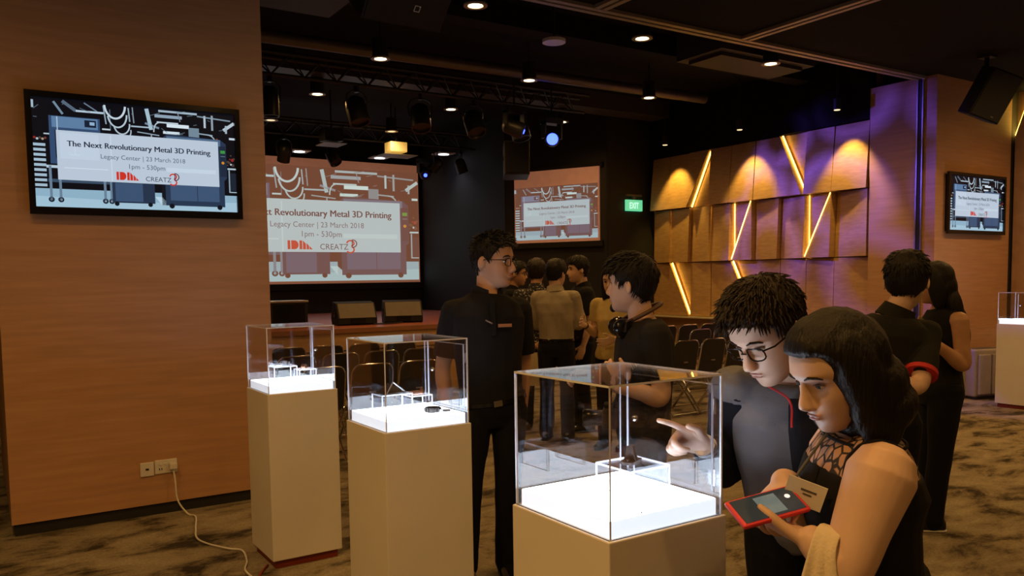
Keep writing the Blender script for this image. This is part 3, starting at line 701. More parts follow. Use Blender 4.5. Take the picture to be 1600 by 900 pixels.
# recessed foyer downlights; rightmost column added to brighten the right pier
k = 0
for y, wts in ((-1.2,118),(1.2,118),(3.6,100)):
    for x in (-2.4,-0.2,2.4,5.6,8.4,10.5):
        t = thing('recessed_downlight', 'recessed foyer downlight, %s row from the folding track, %s from the left' % ({-1.2:'third',1.2:'second',3.6:'first'}[y], ['first','second','third','fourth','fifth','sixth (added to light the right pier)'][(-2.4,-0.2,2.4,5.6,8.4,10.5).index(x)]), 'ceiling light', (x,y,CL-0.012), group='recessed downlights in the foyer ceiling')
        MB().lathe([(0.055,0.0),(0.075,0.0),(0.075,0.011),(0.055,0.011)],24,ring=True).build('rim', M_rail, t, True)
        MB().cyl((0,0,0.004),0.055,0.006,20).build('lens', M_lamp, t)
        spot('downlight', (x,y,CL-0.03), (x,y,0), wts*(1.6 if (x > 8 and y > 3) else 0.9 if y > 3 else 0.6 if y < 0 else 1.8 if x < 0 else 0.6), WARM, 168, 1.0, 0.06, t)
for x, y, n in ((5.11,14.84,'left'),(6.73,14.90,'middle'),(8.25,14.9,'right')):
    if x > 7.9: x = 7.6; y = 13.9
    t = thing('stage_downlight', 'white square downlight above the projection screen, %s one' % n, 'ceiling light', (x,y,3.90))
    MB().box((-0.17,-0.17,0.0),(0.17,0.17,0.02)).build('plate', M_plastic, t); MB().cyl((0,0,-0.006),0.10,0.008,24).build('lens', M_lampwhite, t)
    MB().cyl((0,0,0.02),0.012,CH-3.92,8).build('stem', M_blackmetal, t)
    spot('stage_light', (x,y,3.88), (x,y-0.8,0), 25, (0.95,0.9,1.0), 100, 1.0, 0.08, t)
spot_l = thing('ceiling_disc', 'flat white round smoke detector disc on the ceiling beyond the track', 'smoke detector', (5.14,6.98,3.95))
MB().cyl((0,0,0),0.12,0.03,32).build('disc', M_plastic, spot_l, True); MB().cyl((0,0,0.03),0.012,CH-3.98,8).build('stem', M_blackmetal, spot_l)

# trusses, ducts, spotlights
def hang(name, label, cat, y, z, x0, x1, r):
    t = thing(name, label, cat, ((x0+x1)/2,y,z)); w2 = (x1-x0)/2
    for dz,dy_ in ((0,0),(0.22,-0.12),(0.22,0.12)): MB().tube([(-w2,dy_,dz),(w2,dy_,dz)],r,8).build('chord', M_blackmetal, t, True)
    n = int(w2*2/0.4)
    mb = MB()
    for i in range(n):
        xa = -w2+i*0.4; mb.tube([(xa,0,0),(xa+0.2,-0.12,0.22),(xa+0.4,0,0)],r*0.5,6).tube([(xa,0,0),(xa+0.2,0.12,0.22),(xa+0.4,0,0)],r*0.5,6)
    mb.build('lattice', M_blackmetal, t)
    for x in (-w2*0.6,0,w2*0.6): MB().cyl((x,0,0.22),0.008,CH-z-0.22,6).build('hanger', M_blackmetal, t)
hang('lighting_truss','black lighting truss carrying spotlights in front of the stage','truss',9.6,3.93,2.2,7.6,0.022)
hang('lighting_truss','black lighting truss above the front edge of the stage','truss',12.9,3.86,3.0,7.7,0.022)
tag(MB().tube([(1.9,8.9,4.14),(9.2,8.75,4.14)],0.07,16).build('ceiling_pipe', mat('pipe_grey',(0.16,0.13,0.11),0.4,0.6), None, True), 'long grey pipe under the black ceiling in front of the truss', 'pipe')
tag(MB().box((2.2,7.2,4.12),(9.6,7.45,CH)).build('ceiling_beam', M_ceil), 'dark ceiling beam near the folding track', 'beam')
tag(MB().box((2.0,9.9,4.10),(9.6,10.3,CH)).build('ceiling_duct', mat('duct_dark',(0.05,0.04,0.035),0.5)), 'dark flat ventilation duct behind the lighting truss', 'duct')
mb = MB().box((7.0,6.4,4.02),(8.6,7.1,CH)).box((7.1,6.5,3.98),(8.5,7.0,4.02)); tag(mb.build('air_conditioner', mat('ac_dark',(0.035,0.028,0.024),0.6)), 'dark boxy ceiling air unit above the right side seats', 'air unit')
tag(MB().box((1.75,6.5,4.0),(2.9,7.4,CH)).box((1.80,6.55,3.94),(2.85,7.35,4.0)).build('air_conditioner', mat('ac_dark',(0,0,0))), 'dark boxy ceiling air unit beside the left pier', 'air unit')
def can(x, y, z, label, tilt, rz, r=0.11, L=0.30, front=None):
    t = thing('stage_spotlight', label, 'spotlight', (x,y,z), rz, group='black stage spotlights on the truss')
    Mx = Matrix.Translation((0,0,-0.24))@Matrix.Rotation(tilt,4,'X')
    MB().lathe([(r*0.55,L*0.5),(r*0.9,L*0.36),(r,L*0.1),(r,-L*0.5),(r*0.86,-L*0.5),(r*0.80,-L*0.42),(0.01,-L*0.42)],20,M=Mx).build('can', M_blackmetal, t, True)
    MB().tube(bez([(-r-0.015,0,-0.24),(-r-0.015,0,-0.06),(0,0,0.0),(r+0.015,0,-0.06),(r+0.015,0,-0.24)],4),0.010,6).build('yoke', M_blackmetal, t)
    MB().box((-0.02,-0.03,-0.02),(0.02,0.03,0.05)).build('clamp', M_blackmetal, t)
    if front: MB().cyl((0,0,-L*0.46),r*0.8,0.01,20,M=Mx).build('lens', front, t)
    return t
names = ['nearest the left pier','second from the left pier','third from the left pier','fourth from the left pier','fifth from the left pier','at the right end of the truss']
for k,(x,tl) in enumerate(((2.62,0.1),(2.98,0.0),(4.05,-0.35),(4.92,-0.4),(5.72,-0.5),(6.45,-0.3))):
    can(x,9.6,3.855,'black stage spotlight on the front truss, '+names[k],tl,0.3*((k%3)-1),0.10 if k<2 else 0.13,0.34)
for k,(x,tl) in enumerate(((4.2,0.5),(5.0,-0.6),(6.9,0.7),(7.4,-0.3))):
    can(x,12.9,3.785,'black stage spotlight on the rear truss, '+['leftmost','second','third','rightmost'][k],tl,0.4*k,0.10,0.26)
t = thing('barn_door_spotlight', 'spotlight with pale open flaps glowing yellow above the large screen', 'spotlight', (5.92,12.45,3.62))
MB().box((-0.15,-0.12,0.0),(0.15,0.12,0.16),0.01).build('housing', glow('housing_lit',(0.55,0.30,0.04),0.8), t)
MB().box((-0.30,-0.2,-0.06),(0.30,0.2,-0.05)).build('flap', mat('flap_grey',(0.30,0.30,0.27),0.5), t); MB().cyl((0,0,0.16),0.012,CH-3.78,6).build('stem', M_blackmetal, t)
t = thing('barn_door_spotlight', 'dark spotlight with one pale flap above the left of the large screen', 'spotlight', (4.56,11.8,3.60))
MB().box((-0.15,-0.12,0.0),(0.15,0.12,0.18),0.01).build('housing', M_blackmetal, t)
MB().box((-0.17,-0.2,-0.05),(0.17,0.2,-0.04)).build('flap', mat('flap_grey',(0.30,0.30,0.27)), t); MB().cyl((0,0,0.18),0.012,CH-3.78,6).build('stem', M_blackmetal, t)
# blue moving heads
def moving_head(loc, target, label, watts, rlens, gobo):
    t = thing('moving_head_light', label, 'spotlight', loc)
    q = (Vector(target)-Vector(loc)).to_track_quat('-Z','Y').to_matrix().to_4x4()
    MB().lathe([(0.05,0.16),(0.10,0.12),(0.11,-0.08),(0.09,-0.13),(0.01,-0.13)],20,M=q).build('head', M_blackmetal, t, True)
    MB().cyl((0,0,-0.142),rlens,0.01,20,M=q).build('lens', M_blue, t)
    MB().box((-0.15,-0.05,0.0),(-0.125,0.05,0.22)).box((0.125,-0.05,0.0),(0.15,0.05,0.22)).box((-0.15,-0.08,0.20),(0.15,0.08,0.28)).build('yoke', M_blackmetal, t)
    MB().cyl((0,0,0.28),0.012,CH-loc[2]-0.28,6).build('stem', M_blackmetal, t)
    if watts:
        o = spot('blue_beam', Vector(loc)+(Vector(target)-Vector(loc)).normalized()*0.2, target, watts, (0.15,0.08,1.0), 58, 0.3, 0.02, t)
        l = o.data; l.use_nodes = True; nt = l.node_tree; em = nt.nodes['Emission']
        tc = nt.nodes.new('ShaderNodeTexCoord'); mp = nt.nodes.new('ShaderNodeMapping'); mp.inputs['Scale'].default_value = (3.6,3.6,3.6); mp.inputs['Location'].default_value = (0.35,0.85,0)
        sp = nt.nodes.new('ShaderNodeSeparateXYZ'); nt.links.new(tc.outputs['Normal'], sp.inputs[0])
        cb = nt.nodes.new('ShaderNodeCombineXYZ')
        for a_ in (0,1):
            dv = nt.nodes.new('ShaderNodeMath'); dv.operation = 'DIVIDE'; nt.links.new(sp.outputs[a_], dv.inputs[0]); nt.links.new(sp.outputs[2], dv.inputs[1]); nt.links.new(dv.outputs[0], cb.inputs[a_])
        nt.links.new(cb.outputs[0], mp.inputs[0])
        wv = nt.nodes.new('ShaderNodeTexVoronoi'); wv.voronoi_dimensions = '2D'; wv.inputs['Scale'].default_value = 1.0; wv.inputs['Randomness'].default_value = 0.45
        nt.links.new(mp.outputs[0], wv.inputs['Vector'])
        rp = nt.nodes.new('ShaderNodeValToRGB'); e = rp.color_ramp.elements; e[0].position = 0.20; e[0].color = (0.03,0.03,0.03,1); e[1].position = 0.42; e[1].color = (1,1,1,1)
        k2 = e.new(0.60); k2.color = (0.10,0.10,0.10,1)
        nt.links.new(wv.outputs['Distance'], rp.inputs[0])
        nt.links.new(rp.outputs[0], em.inputs['Strength'])
moving_head((6.88,9.42,3.47),(2.5,2.6,1.9),'moving head light shining bright blue over the angled screen',0,0.080,False)
moving_head((6.12,9.22,3.52),(9.7,6.75,1.85),'dark moving head light throwing blue patterns on the wood panels',700,0.03,True)
moving_head((7.55,14.6,3.62),(5.5,9.0,1.0),'small far moving head light with a tiny blue glow',0,0.035,False)
# ------------------------------------------------------------------ people
V = Vector
def evald(me, voxel, smooth=2, decim=None):
    o = bpy.data.objects.new('tmp', me); COL.objects.link(o)
    r = o.modifiers.new('r','REMESH'); r.mode = 'VOXEL'; r.voxel_size = voxel; r.use_smooth_shade = True
    if smooth: s = o.modifiers.new('s','SMOOTH'); s.factor = 0.5; s.iterations = smooth
    if decim: d = o.modifiers.new('d','DECIMATE'); d.ratio = decim
    dg = bpy.context.evaluated_depsgraph_get(); m2 = bpy.data.meshes.new_from_object(o.evaluated_get(dg))
    bpy.data.objects.remove(o); bpy.data.meshes.remove(me)
    m2.polygons.foreach_set('use_smooth', [True]*len(m2.polygons))
    return m2
def wrinkle(me, amp, scale=9.0, seed=0.0, sz=0.6):
    n = len(me.vertices); co = np.empty(n*3); me.vertices.foreach_get('co', co); co = co.reshape(-1,3)
    no = np.empty(n*3); me.vertices.foreach_get('normal', no); no = no.reshape(-1,3)
    d = np.array([mnoise.noise((c[0]*scale+seed, c[1]*scale, c[2]*scale*sz+seed)) + 0.5*mnoise.noise((c[0]*scale*2.3, c[1]*scale*2.3+seed, (c[2]+0.6*c[0])*scale*2.3*sz)) for c in co])
    co += no*(d*amp)[:,None]; me.vertices.foreach_set('co', co.ravel()); me.update()
def ring_loft(mb, rings, n=22, p=2.2):
    vs = []; fs = []
    for (c,X,Y,rx,ry) in rings:
        for j in range(n):
            a = 2*PI*j/n; ca, sa = math.cos(a), math.sin(a)
            vs.append(c + X*(rx*math.copysign(abs(ca)**(2/p),ca)) + Y*(ry*math.copysign(abs(sa)**(2/p),sa)))
    k = len(rings)
    for i in range(k-1):
        for j in range(n): fs.append((i*n+j,i*n+(j+1)%n,(i+1)*n+(j+1)%n,(i+1)*n+j))
    fs += [tuple(reversed(range(n))), tuple((k-1)*n+j for j in range(n))]
    mb.add([tuple(v) for v in vs], fs)
def limb(mb, pts, rad, n=14, sub=6, flat=False):
    """tapering limb with rounded ends through the joints"""
    P = bez(pts, sub); k = len(P); R = [float(np.interp(i/(k-1)*(len(rad)-1), range(len(rad)), rad)) for i in range(k)]
    a = (P[0]-P[1]).normalized(); b = (P[-1]-P[-2]).normalized()
    if not flat:
        P = [P[0]+a*R[0]*0.9, P[0]+a*R[0]*0.6]+P+[P[-1]+b*R[-1]*0.6, P[-1]+b*R[-1]*0.9]; R = [R[0]*0.35,R[0]*0.78]+R+[R[-1]*0.78,R[-1]*0.35]
    mb.tube(P, R, n)
def resample(pts, s):
    """part of a three joint path up to s in joint units"""
    out = [V(pts[0])]; i = 0
    while s > 1: i += 1; out.append(V(pts[i])); s -= 1
    out.append(V(pts[i]).lerp(V(pts[i+1]), s)); 
    return out
ZK = [0.122,0.119,0.115,0.10,0.08,0.06,0.04,0.03,0.018,0,-0.02,-0.045,-0.06,-0.075,-0.09,-0.105,-0.115,-0.12][::-1]
YF = [0.004,0.03,0.045,0.068,0.083,0.091,0.096,0.097,0.091,0.088,0.090,0.094,0.096,0.090,0.091,0.088,0.075,0.05][::-1]
YB = [-0.004,-0.03,-0.045,-0.07,-0.086,-0.095,-0.0985,-0.1,-0.1,-0.098,-0.092,-0.08,-0.07,-0.058,-0.045,-0.03,-0.015,-0.005][::-1]
WD = [0.003,0.024,0.036,0.054,0.066,0.073,0.077,0.078,0.078,0.077,0.074,0.067,0.062,0.055,0.047,0.036,0.026,0.015][::-1]
def head_pts(nu, nv, jaw=1.0):
    rows = []
    for i in range(nv):
        z = 0.001+0.121*math.cos(PI*i/(nv-1)) 
        yf, yb, w = np.interp(z,ZK,YF), np.interp(z,ZK,YB), np.interp(z,ZK,WD)
        if z < -0.03: w *= jaw
        yc = np.interp(z,[-0.12,-0.06,0.0,0.12],[0.03,0.015,0.0,0.0]); row = []
        for j in range(nu):
            a = 2*PI*j/nu; sa, ca = math.sin(a), math.cos(a); p = 2.35
            x = w*math.copysign(abs(sa)**(2/p),sa); c = math.copysign(abs(ca)**(2/p),ca)
            y = yc+(yf-yc)*c if c > 0 else yc+(yc-yb)*c
            if y > 0.02:
                G = lambda cx,cz,sx,sz: math.exp(-((abs(x)-cx)/sx)**2-((z-cz)/sz)**2)
                y += -0.010*G(0.033,0.008,0.017,0.011)+0.004*G(0.045,-0.028,0.018,0.02)+0.004*G(0.028,0.030,0.026,0.009)+0.003*G(0,-0.064,0.022,0.012)+0.004*G(0,-0.104,0.016,0.012)-0.003*G(0,-0.080,0.02,0.006)
            row.append(V((x,y,z)))
        rows.append(row)
    return rows
def grid_faces(nu, nv):
    f = [(i*nu+j,(i+1)*nu+j,(i+1)*nu+(j+1)%nu,i*nu+(j+1)%nu) for i in range(nv-1) for j in range(nu)]
    return f+[tuple(reversed(range(nu))) if False else tuple(range(nu)), tuple((nv-1)*nu+j for j in reversed(range(nu)))]
def head_prims(mb, Hm, jaw):
    rows = head_pts(44,40,jaw); mb.add([p for r in rows for p in r], grid_faces(44,40), 0, Hm)
    nose = [(0.026,0.086,0.006,0.010),(0.010,0.091,0.008,0.011),(-0.008,0.098,0.010,0.013),(-0.022,0.105,0.0125,0.015),(-0.033,0.108,0.016,0.015),(-0.041,0.104,0.0165,0.012),(-0.047,0.095,0.010,0.009)]
    t = MB(); ring_loft(t, [(V((0,y,z)),V((1,0,0)),V((0,1,0)),a,b) for z,y,a,b in nose], 14); mb.add(t.v, t.f, 0, Hm)
    for sx in (-1,1):
        e = MB(); e.sph((0,0,0),(0.0095,0.019,0.032),14,10,M=Matrix.Translation((sx*0.086,-0.016,-0.004))@Matrix.Rotation(sx*0.45,4,'Z')@Matrix.Rotation(-0.15,4,'X')); mb.add(e.v,e.f,0,Hm)
        l = MB(); l.sph((sx*0.008,0.095,-0.0585),(0.014,0.006,0.0045),12,8).sph((sx*0.007,0.095,-0.0675),(0.013,0.007,0.005),12,8); mb.add(l.v,l.f,0,Hm)
def hand_prims(mb, wr, d, n, side, pose='relaxed', k=1.0):
    wr = V(wr); d = V(d).normalized(); n = V(n); n = (n-d*n.dot(d)).normalized(); s = d.cross(n)*side
    ring_loft(mb, [(wr+d*a*k, s, n, rx*k, ry*k) for a,rx,ry in ((-0.02,0.020,0.017),(0.0,0.026,0.019),(0.03,0.036,0.018),(0.06,0.041,0.016),(0.086,0.040,0.012),(0.096,0.032,0.008))], 16, 2.4)
    C = {'relaxed':[(18,22,18)]*4, 'point':[(6,8,6),(60,85,50),(65,85,50),(65,80,50)], 'grip':[(40,60,40)]*4, 'fist':[(70,85,55)]*4, 'hold':[(25,50,35)]*4, 'flat':[(8,10,8)]*4}[pose]
    L = [(0.040,0.025,0.021),(0.044,0.028,0.022),(0.041,0.026,0.021),(0.032,0.020,0.018)]
    O = [0.030,0.010,-0.010,-0.029]; F = [7,1.5,-4.5,-11]; R = [0.0086,0.009,0.0086,0.0076]
    for i in range(4):
        p = wr+(d*0.084+s*O[i])*k; fd = d*math.cos(math.radians(F[i]))+s*math.sin(math.radians(F[i])); a = 0; pts = [p-d*0.012*k, p]
        for q in range(3):
            a += math.radians(C[i][q]); p = p+(fd*math.cos(a)+n*math.sin(a))*L[i][q]*k; pts.append(p)
        limb(mb, pts, [R[i]*k,R[i]*k*1.05,R[i]*k,R[i]*k*0.93,R[i]*k*0.8], 10, 3)
    t = wr+(d*0.022+s*0.026)*k; td = (s*0.62+d*0.72+n*0.30).normalized() if pose != 'fist' else (s*0.25+d*0.75+n*0.6).normalized()
    limb(mb, [t-td*0.01*k, t+td*0.034*k, t+td*0.062*k+n*0.004*k, t+(td*0.9+d*0.3).normalized()*0.088*k+n*0.010*k], [0.015*k,0.0125*k,0.0105*k,0.0085*k], 10, 3)
TM = [(-0.20,0.125,0.085),(-0.08,0.158,0.108),(0.0,0.164,0.112),(0.18,0.152,0.104),(0.40,0.156,0.110),(0.62,0.172,0.122),(0.78,0.178,0.114),(0.90,0.150,0.092),(0.98,0.085,0.070),(1.05,0.060,0.058)]
TF = [(-0.20,0.130,0.090),(-0.08,0.162,0.110),(0.0,0.164,0.110),(0.22,0.132,0.094),(0.42,0.134,0.098),(0.62,0.148,0.122),(0.78,0.150,0.102),(0.90,0.126,0.082),(0.98,0.072,0.062),(1.05,0.052,0.050)]
def spine(J, t):
    P = [V(J['pelvis']),V(J['waist']),V(J['chest']),V(J['neck'])]; T = [0,0.27,0.66,1.0]
    if t <= 0: return P[0]+(P[0]-P[1]).normalized()*(-t)*(P[3]-P[0]).length
    if t >= 1: return P[3]+(P[3]-P[2]).normalized()*(t-1)*(P[3]-P[0]).length
    B = bez(P, 12); k = len(B)-1; u = float(np.interp(t,T,[0,1/3,2/3,1]))*k; i = min(int(u),k-1)
    return B[i].lerp(B[i+1], u-i)
def torso(J, tab, t0, t1, infl, g=1.0):
    hx_ = (V(J['hipR'])-V(J['hipL'])).normalized(); sx_ = (V(J['shR'])-V(J['shL'])).normalized()
    ts = sorted({t0,t1}|{a for a,_,_ in tab if t0 < a < t1}|{t0+(t1-t0)*i/12 for i in range(13)})
    out = []
    for t in ts:
        c = spine(J,t); d = (spine(J,t+0.04)-spine(J,t-0.04)).normalized(); X = hx_.lerp(sx_, min(max(t,0),1)); X = (X-d*X.dot(d)).normalized(); Y = d.cross(X)
        rx = float(np.interp(t,[a for a,_,_ in tab],[b for _,b,_ in tab])); ry = float(np.interp(t,[a for a,_,_ in tab],[b for _,_,b in tab]))
        out.append((c,X,Y,rx*g+infl,ry*g+infl))
    return out
ARM = [0.056,0.050,0.044,0.039,0.041,0.033,0.026]; LEG = [0.088,0.076,0.062,0.052,0.052,0.044,0.036]
def nape(J): return V(J['neck'])
def person(name, label, base, J, hd, pal, top, bottom, h=1.0, female=False, hup=(0,0,1), voxel=0.006, hair=None, group=None, hands=None, face=True,
           glasses=False, jaw=1.0, hs=1.0, foot=None, arm=1.0, g=1.0, cap=None):
    """J: joints in a frame with x to the right, y away, z up; hd: direction of the face"""
    t = thing(name, label, 'person', (base[0],base[1],0), -YAW, group)
    hd = V(hd).normalized(); up = V(hup); X = hd.cross(up).normalized(); up = X.cross(hd)
    Hm = Matrix.Translation(V(J['head'])) @ Matrix((X,hd,up)).transposed().to_4x4() @ Matrix.Scale(hs,4)
    tab = TF if female else TM
    nb = V(J['neck']); hb = Hm @ V((0,-0.025,-0.055))
    armr = [r*arm for r in ARM]
    # ---- body
    mb = MB(); head_prims(mb, Hm, jaw)
    nr = 0.048 if female else 0.056
    limb(mb, [spine(J,0.93), nb.lerp(hb,0.35), hb], [nr*1.12,nr,nr*0.98], 16)
    ring_loft(mb, torso(J,tab,-0.2,1.0,-0.006,g), 24)
    for s in 'LR':
        sg = 1 if s == 'R' else -1
        sh,el,wr = (V(J[a+s]) for a in ('sh','el','wr'))
        limb(mb, [spine(J,0.93), spine(J,0.90).lerp(sh,0.6), sh], [0.045,0.045,0.046], 22)
        limb(mb, [sh,sh.lerp(el,0.5),el,el.lerp(wr,0.45),wr], armr, 26, 8)
        hn = (hands or {}).get(s, None)
        d = (wr-el).normalized(); pose = 'relaxed'; n = -sg*X if abs(d.dot(X)) < 0.9 else hd
        if hn: d = V(hn[0]) if hn[0] else d; n = V(hn[1]) if hn[1] else n; pose = hn[2]
        else: n = (V(J['sh'+('L' if s=='R' else 'R')])-sh)
        hand_prims(mb, wr, d, n, sg, pose, hs*0.98)
        hp,kn,an = (V(J[a+s]) for a in ('hip','kn','an'))
        limb(mb, [hp,hp.lerp(kn,0.5),kn,kn.lerp(an,0.45),an], [r*g for r in LEG], 20)
        fd = V(foot or (hd.x,hd.y,0)).normalized(); limb(mb, [an-fd*0.03-V((0,0,0.03)), an+fd*0.10-V((0,0,0.045))], [0.035,0.028], 10)
    body = link('body', evald(mb.mesh('body', pal['skin']), voxel, 3), t)
    # ---- face details
    def hp_(mbx, nm, m_, smooth=True, par=t): 
        o = MB(); o.v = [tuple(Hm @ V(p)) for p in mbx.v]; o.f = mbx.f; o.m = mbx.m; o.c = mbx.c
        return o.build(nm, m_, par, smooth)
    if face:
        for sx in (-1,1):
            e = MB(); e.sph((sx*0.033,0.0765,0.006),(0.0135,0.008,0.0062),14,10)
            e.m = [1 if abs(sum(e.v[i][0] for i in f)/len(f)-sx*0.033) < 0.0058 and sum(e.v[i][1] for i in f)/len(f) > 0.0785 else 0 for f in e.f]
            hp_(e, 'eye', [pal['eyew'], pal['hair']])
            b = MB(); b.tube([(sx*0.016,0.096,0.028),(sx*0.030,0.0955,0.034),(sx*0.046,0.086,0.031),(sx*0.054,0.078,0.024)],[0.0022,0.0034,0.003,0.0014],8); hp_(b,'eyebrow',pal['hair'])
            l = MB(); l.tube([(sx*0.019,0.083,0.009),(sx*0.033,0.0865,0.0135),(sx*0.047,0.076,0.009)],0.0016,6); hp_(l,'eyelid',pal['lid'])
        l = MB(); l.sph((0,0.0975,-0.0590),(0.021,0.0048,0.0036),16,8).sph((0,0.0975,-0.0672),(0.018,0.0055,0.0042),16,8); hp_(l,'lips',pal['lips'])
    if glasses:
        gm = MB()
        for sx in (-1,1):
            loop = []
            for k in range(20):
                a = 2*PI*k/20; ca, sa = math.cos(a), math.sin(a)
                loop.append((sx*0.034+0.0255*math.copysign(abs(ca)**0.6,ca), 0.104-0.006*abs(ca) - 0.25*abs((sx*0.034+0.0255*ca))**2*6, 0.003+0.0175*math.copysign(abs(sa)**0.6,sa)))
            gm.tube(loop,0.0021,6,closed=True)
            gm.tube([(sx*0.0585,0.096,0.012),(sx*0.082,0.075,0.013),(sx*0.088,0.0,0.010),(sx*0.086,-0.03,0.0)],0.0022,6)
        gm.tube([(-0.0085,0.103,0.006),(0,0.106,0.008),(0.0085,0.103,0.006)],0.0018,6)
        hp_(gm,'glasses',M_glossblack)
    # ---- hair
    hr = hair or {}
    nu, nv = 84, 60; rows = head_pts(nu,nv,jaw); pts = []
    side, topv, tuft = hr.get('side',0.010), hr.get('top',0.026), hr.get('tuft',0.007); seed = hr.get('seed',1.0); fr = hr.get('fringe',0.0)
    for r in rows:
        for p in r:
            zl = float(np.interp(p.y,[-0.1,-0.06,-0.03,-0.008,0.015,0.03,0.06,0.1],[-0.065,-0.062,-0.03,0.012,-0.010,0.015,0.062-fr*0.6,0.076-fr]))
            mk = min(max((p.z-zl)/0.010,0),1); mk = mk*mk*(3-2*mk)
            tt = min(max((p.z-0.02)/0.08,0),1); th = side+(topv-side)*tt
            d = (p-V((0,-0.01,0.01))).normalized()
            th += tuft*tt*(mnoise.noise(V((p.x*38+seed,p.y*30,p.z*10)))+0.6*mnoise.noise(V((p.x*90,p.y*70+seed,p.z*30))))+0.0015*mnoise.noise(V((p.x*120,p.y*120,p.z*25+seed)))
            pts.append(p + d*(th*mk-0.012*(1-mk)))
    hm = MB(); hm.add(pts, grid_faces(nu,nv))
    nst = hr.get('strands', 700 if voxel < 0.007 else 260); rg_ = random.Random(int(seed*10)); cr = V((0.01,-0.045,0.118)); lift = hr.get('lift',0.35); sl = hr.get('slen',0.040)
    made = 0
    while made < nst and not hr.get('long'):
        q = rg_.choice(rows[rg_.randrange(1,nv-8)]); q = V(q)
        zl = float(np.interp(q.y,[-0.1,-0.06,-0.03,-0.008,0.015,0.03,0.06,0.1],[-0.065,-0.062,-0.03,0.012,-0.010,0.015,0.062-fr*0.6,0.076-fr]))
        if q.z < zl+0.004: 
            continue
        made += 1
        tt = min(max((q.z-0.02)/0.08,0),1); d = (q-V((0,-0.01,0.01))).normalized(); fl = q-cr; fl = fl-d*fl.dot(d); fl = fl.normalized() if fl.length > 1e-4 else V((0,1,0))
        if q.z > 0.07: fl = (fl+V((rg_.uniform(-0.8,0.8),0.5,0))).normalized()
        q = q+d*((side+(topv-side)*tt)*0.8); L_ = sl*(0.5+0.5*tt)*rg_.uniform(0.7,1.2); lf = lift*(0.25+0.75*tt)*rg_.uniform(0.5,1.3)
        e1 = (fl+d*lf).normalized(); e2 = (fl+d*(lf-0.45)).normalized(); rb = rg_.uniform(0.0022,0.0040)
        hm.tube([q-e1*0.004, q+e1*L_*0.5, q+e1*L_*0.5+e2*L_*0.5], [rb,rb*0.85,rb*0.15], 4)
    if hr.get('long'):
        L = MB(); L.v = hm.v; L.f = hm.f; L.m = hm.m; L.c = hm.c
        hr['long'](L); mm = MB(); mm.add([Hm @ V(p) for p in L.v], L.f)
        me = evald(mm.mesh('hair', pal['hair']), 0.006, 2); wrinkle(me, 0.004, 30, seed, 0.15); link('hair', me, t)
    else: hp_(hm,'hair',pal['hair'])
    # ---- top
    hem, slv, infl = top.get('hem',0.05), top.get('sleeve',0.75), top.get('infl',0.012)
    mb = MB(); ring_loft(mb, torso(J,tab,hem,top.get('neckline',0.975),infl,g), 24)
    for s in 'LR':
        sh,el,wr = (V(J[a+s]) for a in ('sh','el','wr'))
        if slv > 0:
            limb(mb, [spine(J,0.90), spine(J,0.885).lerp(sh,0.6), sh], [0.055,0.056,0.055+infl*0.6], 14)
            pth = resample([sh,el,wr], slv); pth = [pth[0],pth[0].lerp(pth[1],0.5)]+pth[1:] if len(pth)==2 else [sh,sh.lerp(el,0.5),el]+[el.lerp(pth[-1],0.5),pth[-1]]
            rr_ = [float(np.interp(i/(len(pth)-1)*slv/2*6,range(7),armr))+infl+top.get('loose',0.006)*(i/(len(pth)-1)) for i in range(len(pth))]
            sp = resample([sh,el,wr],slv)
            mb2 = MB(); P = bez(pth,5); k = len(P); R = [float(np.interp(i/(k-1)*(len(rr_)-1),range(len(rr_)),rr_)) for i in range(k)]
            a0 = (P[0]-P[1]).normalized(); mb.tube([P[0]+a0*R[0]*0.8,P[0]+a0*R[0]*0.5]+P,[R[0]*0.4,R[0]*0.82]+R,16)
            if top.get('cuff'):
                a, b = P[-2], P[-1]; e = (b-a).normalized(); MB().tube([b-e*0.018,b+e*0.004],R[-1]+0.005,24).build('cuff',top['cuff'],t,True)
        elif top.get('strap',True):
            limb(mb, [spine(J,0.93), spine(J,0.90).lerp(sh,0.55), sh.lerp(spine(J,0.88),0.22)], [0.052,0.052,0.050], 12)
    me = evald(mb.mesh('top', top['mat']), max(voxel,0.006), 3); wrinkle(me, top.get('wr',0.006), 8, seed)
    link(top.get('name','shirt'), me, t)
    if top.get('collar'):
        Hn = (hb-nb).normalized(); Yn = (hd*0.35+torso(J,tab,0.9,0.95,0,g)[0][2]*(1 if torso(J,tab,0.9,0.95,0,g)[0][2].dot(V(foot or hd)) > 0 else -1)).normalized(); Yn = (Yn-Hn*Yn.dot(Hn)).normalized(); Xn = Yn.cross(Hn)
        cm = MB(); vs_ = []; fs_ = []; n_ = 26; c0 = spine(J,0.955)
        for k in range(n_+1):
            a = math.radians(20+320*k/n_); u = Xn*math.sin(a)+Yn*math.cos(a); dip = -0.028*max(0,math.cos(a))**2
            for (rr2,zz) in ((nr*1.62,-0.016),(nr*1.30,0.048),(nr*1.20,0.046),(nr*1.45,-0.020)): vs_.append(c0+u*rr2+Hn*(zz+dip+0.012))
        for k in range(n_):
            for q in range(4): fs_.append((k*4+q,(k+1)*4+q,(k+1)*4+(q+1)%4,k*4+(q+1)%4))
        fs_ += [(0,1,2,3),(n_*4+3,n_*4+2,n_*4+1,n_*4)]
        cm.add(vs_,fs_); cm.build('collar', top['collar'], t, True)
    # ---- trousers or skirt
    mb = MB(); ring_loft(mb, torso(J,tab,-0.2,bottom.get('waist',0.10),0.009 if not bottom.get('over') else 0.02,g), 24)
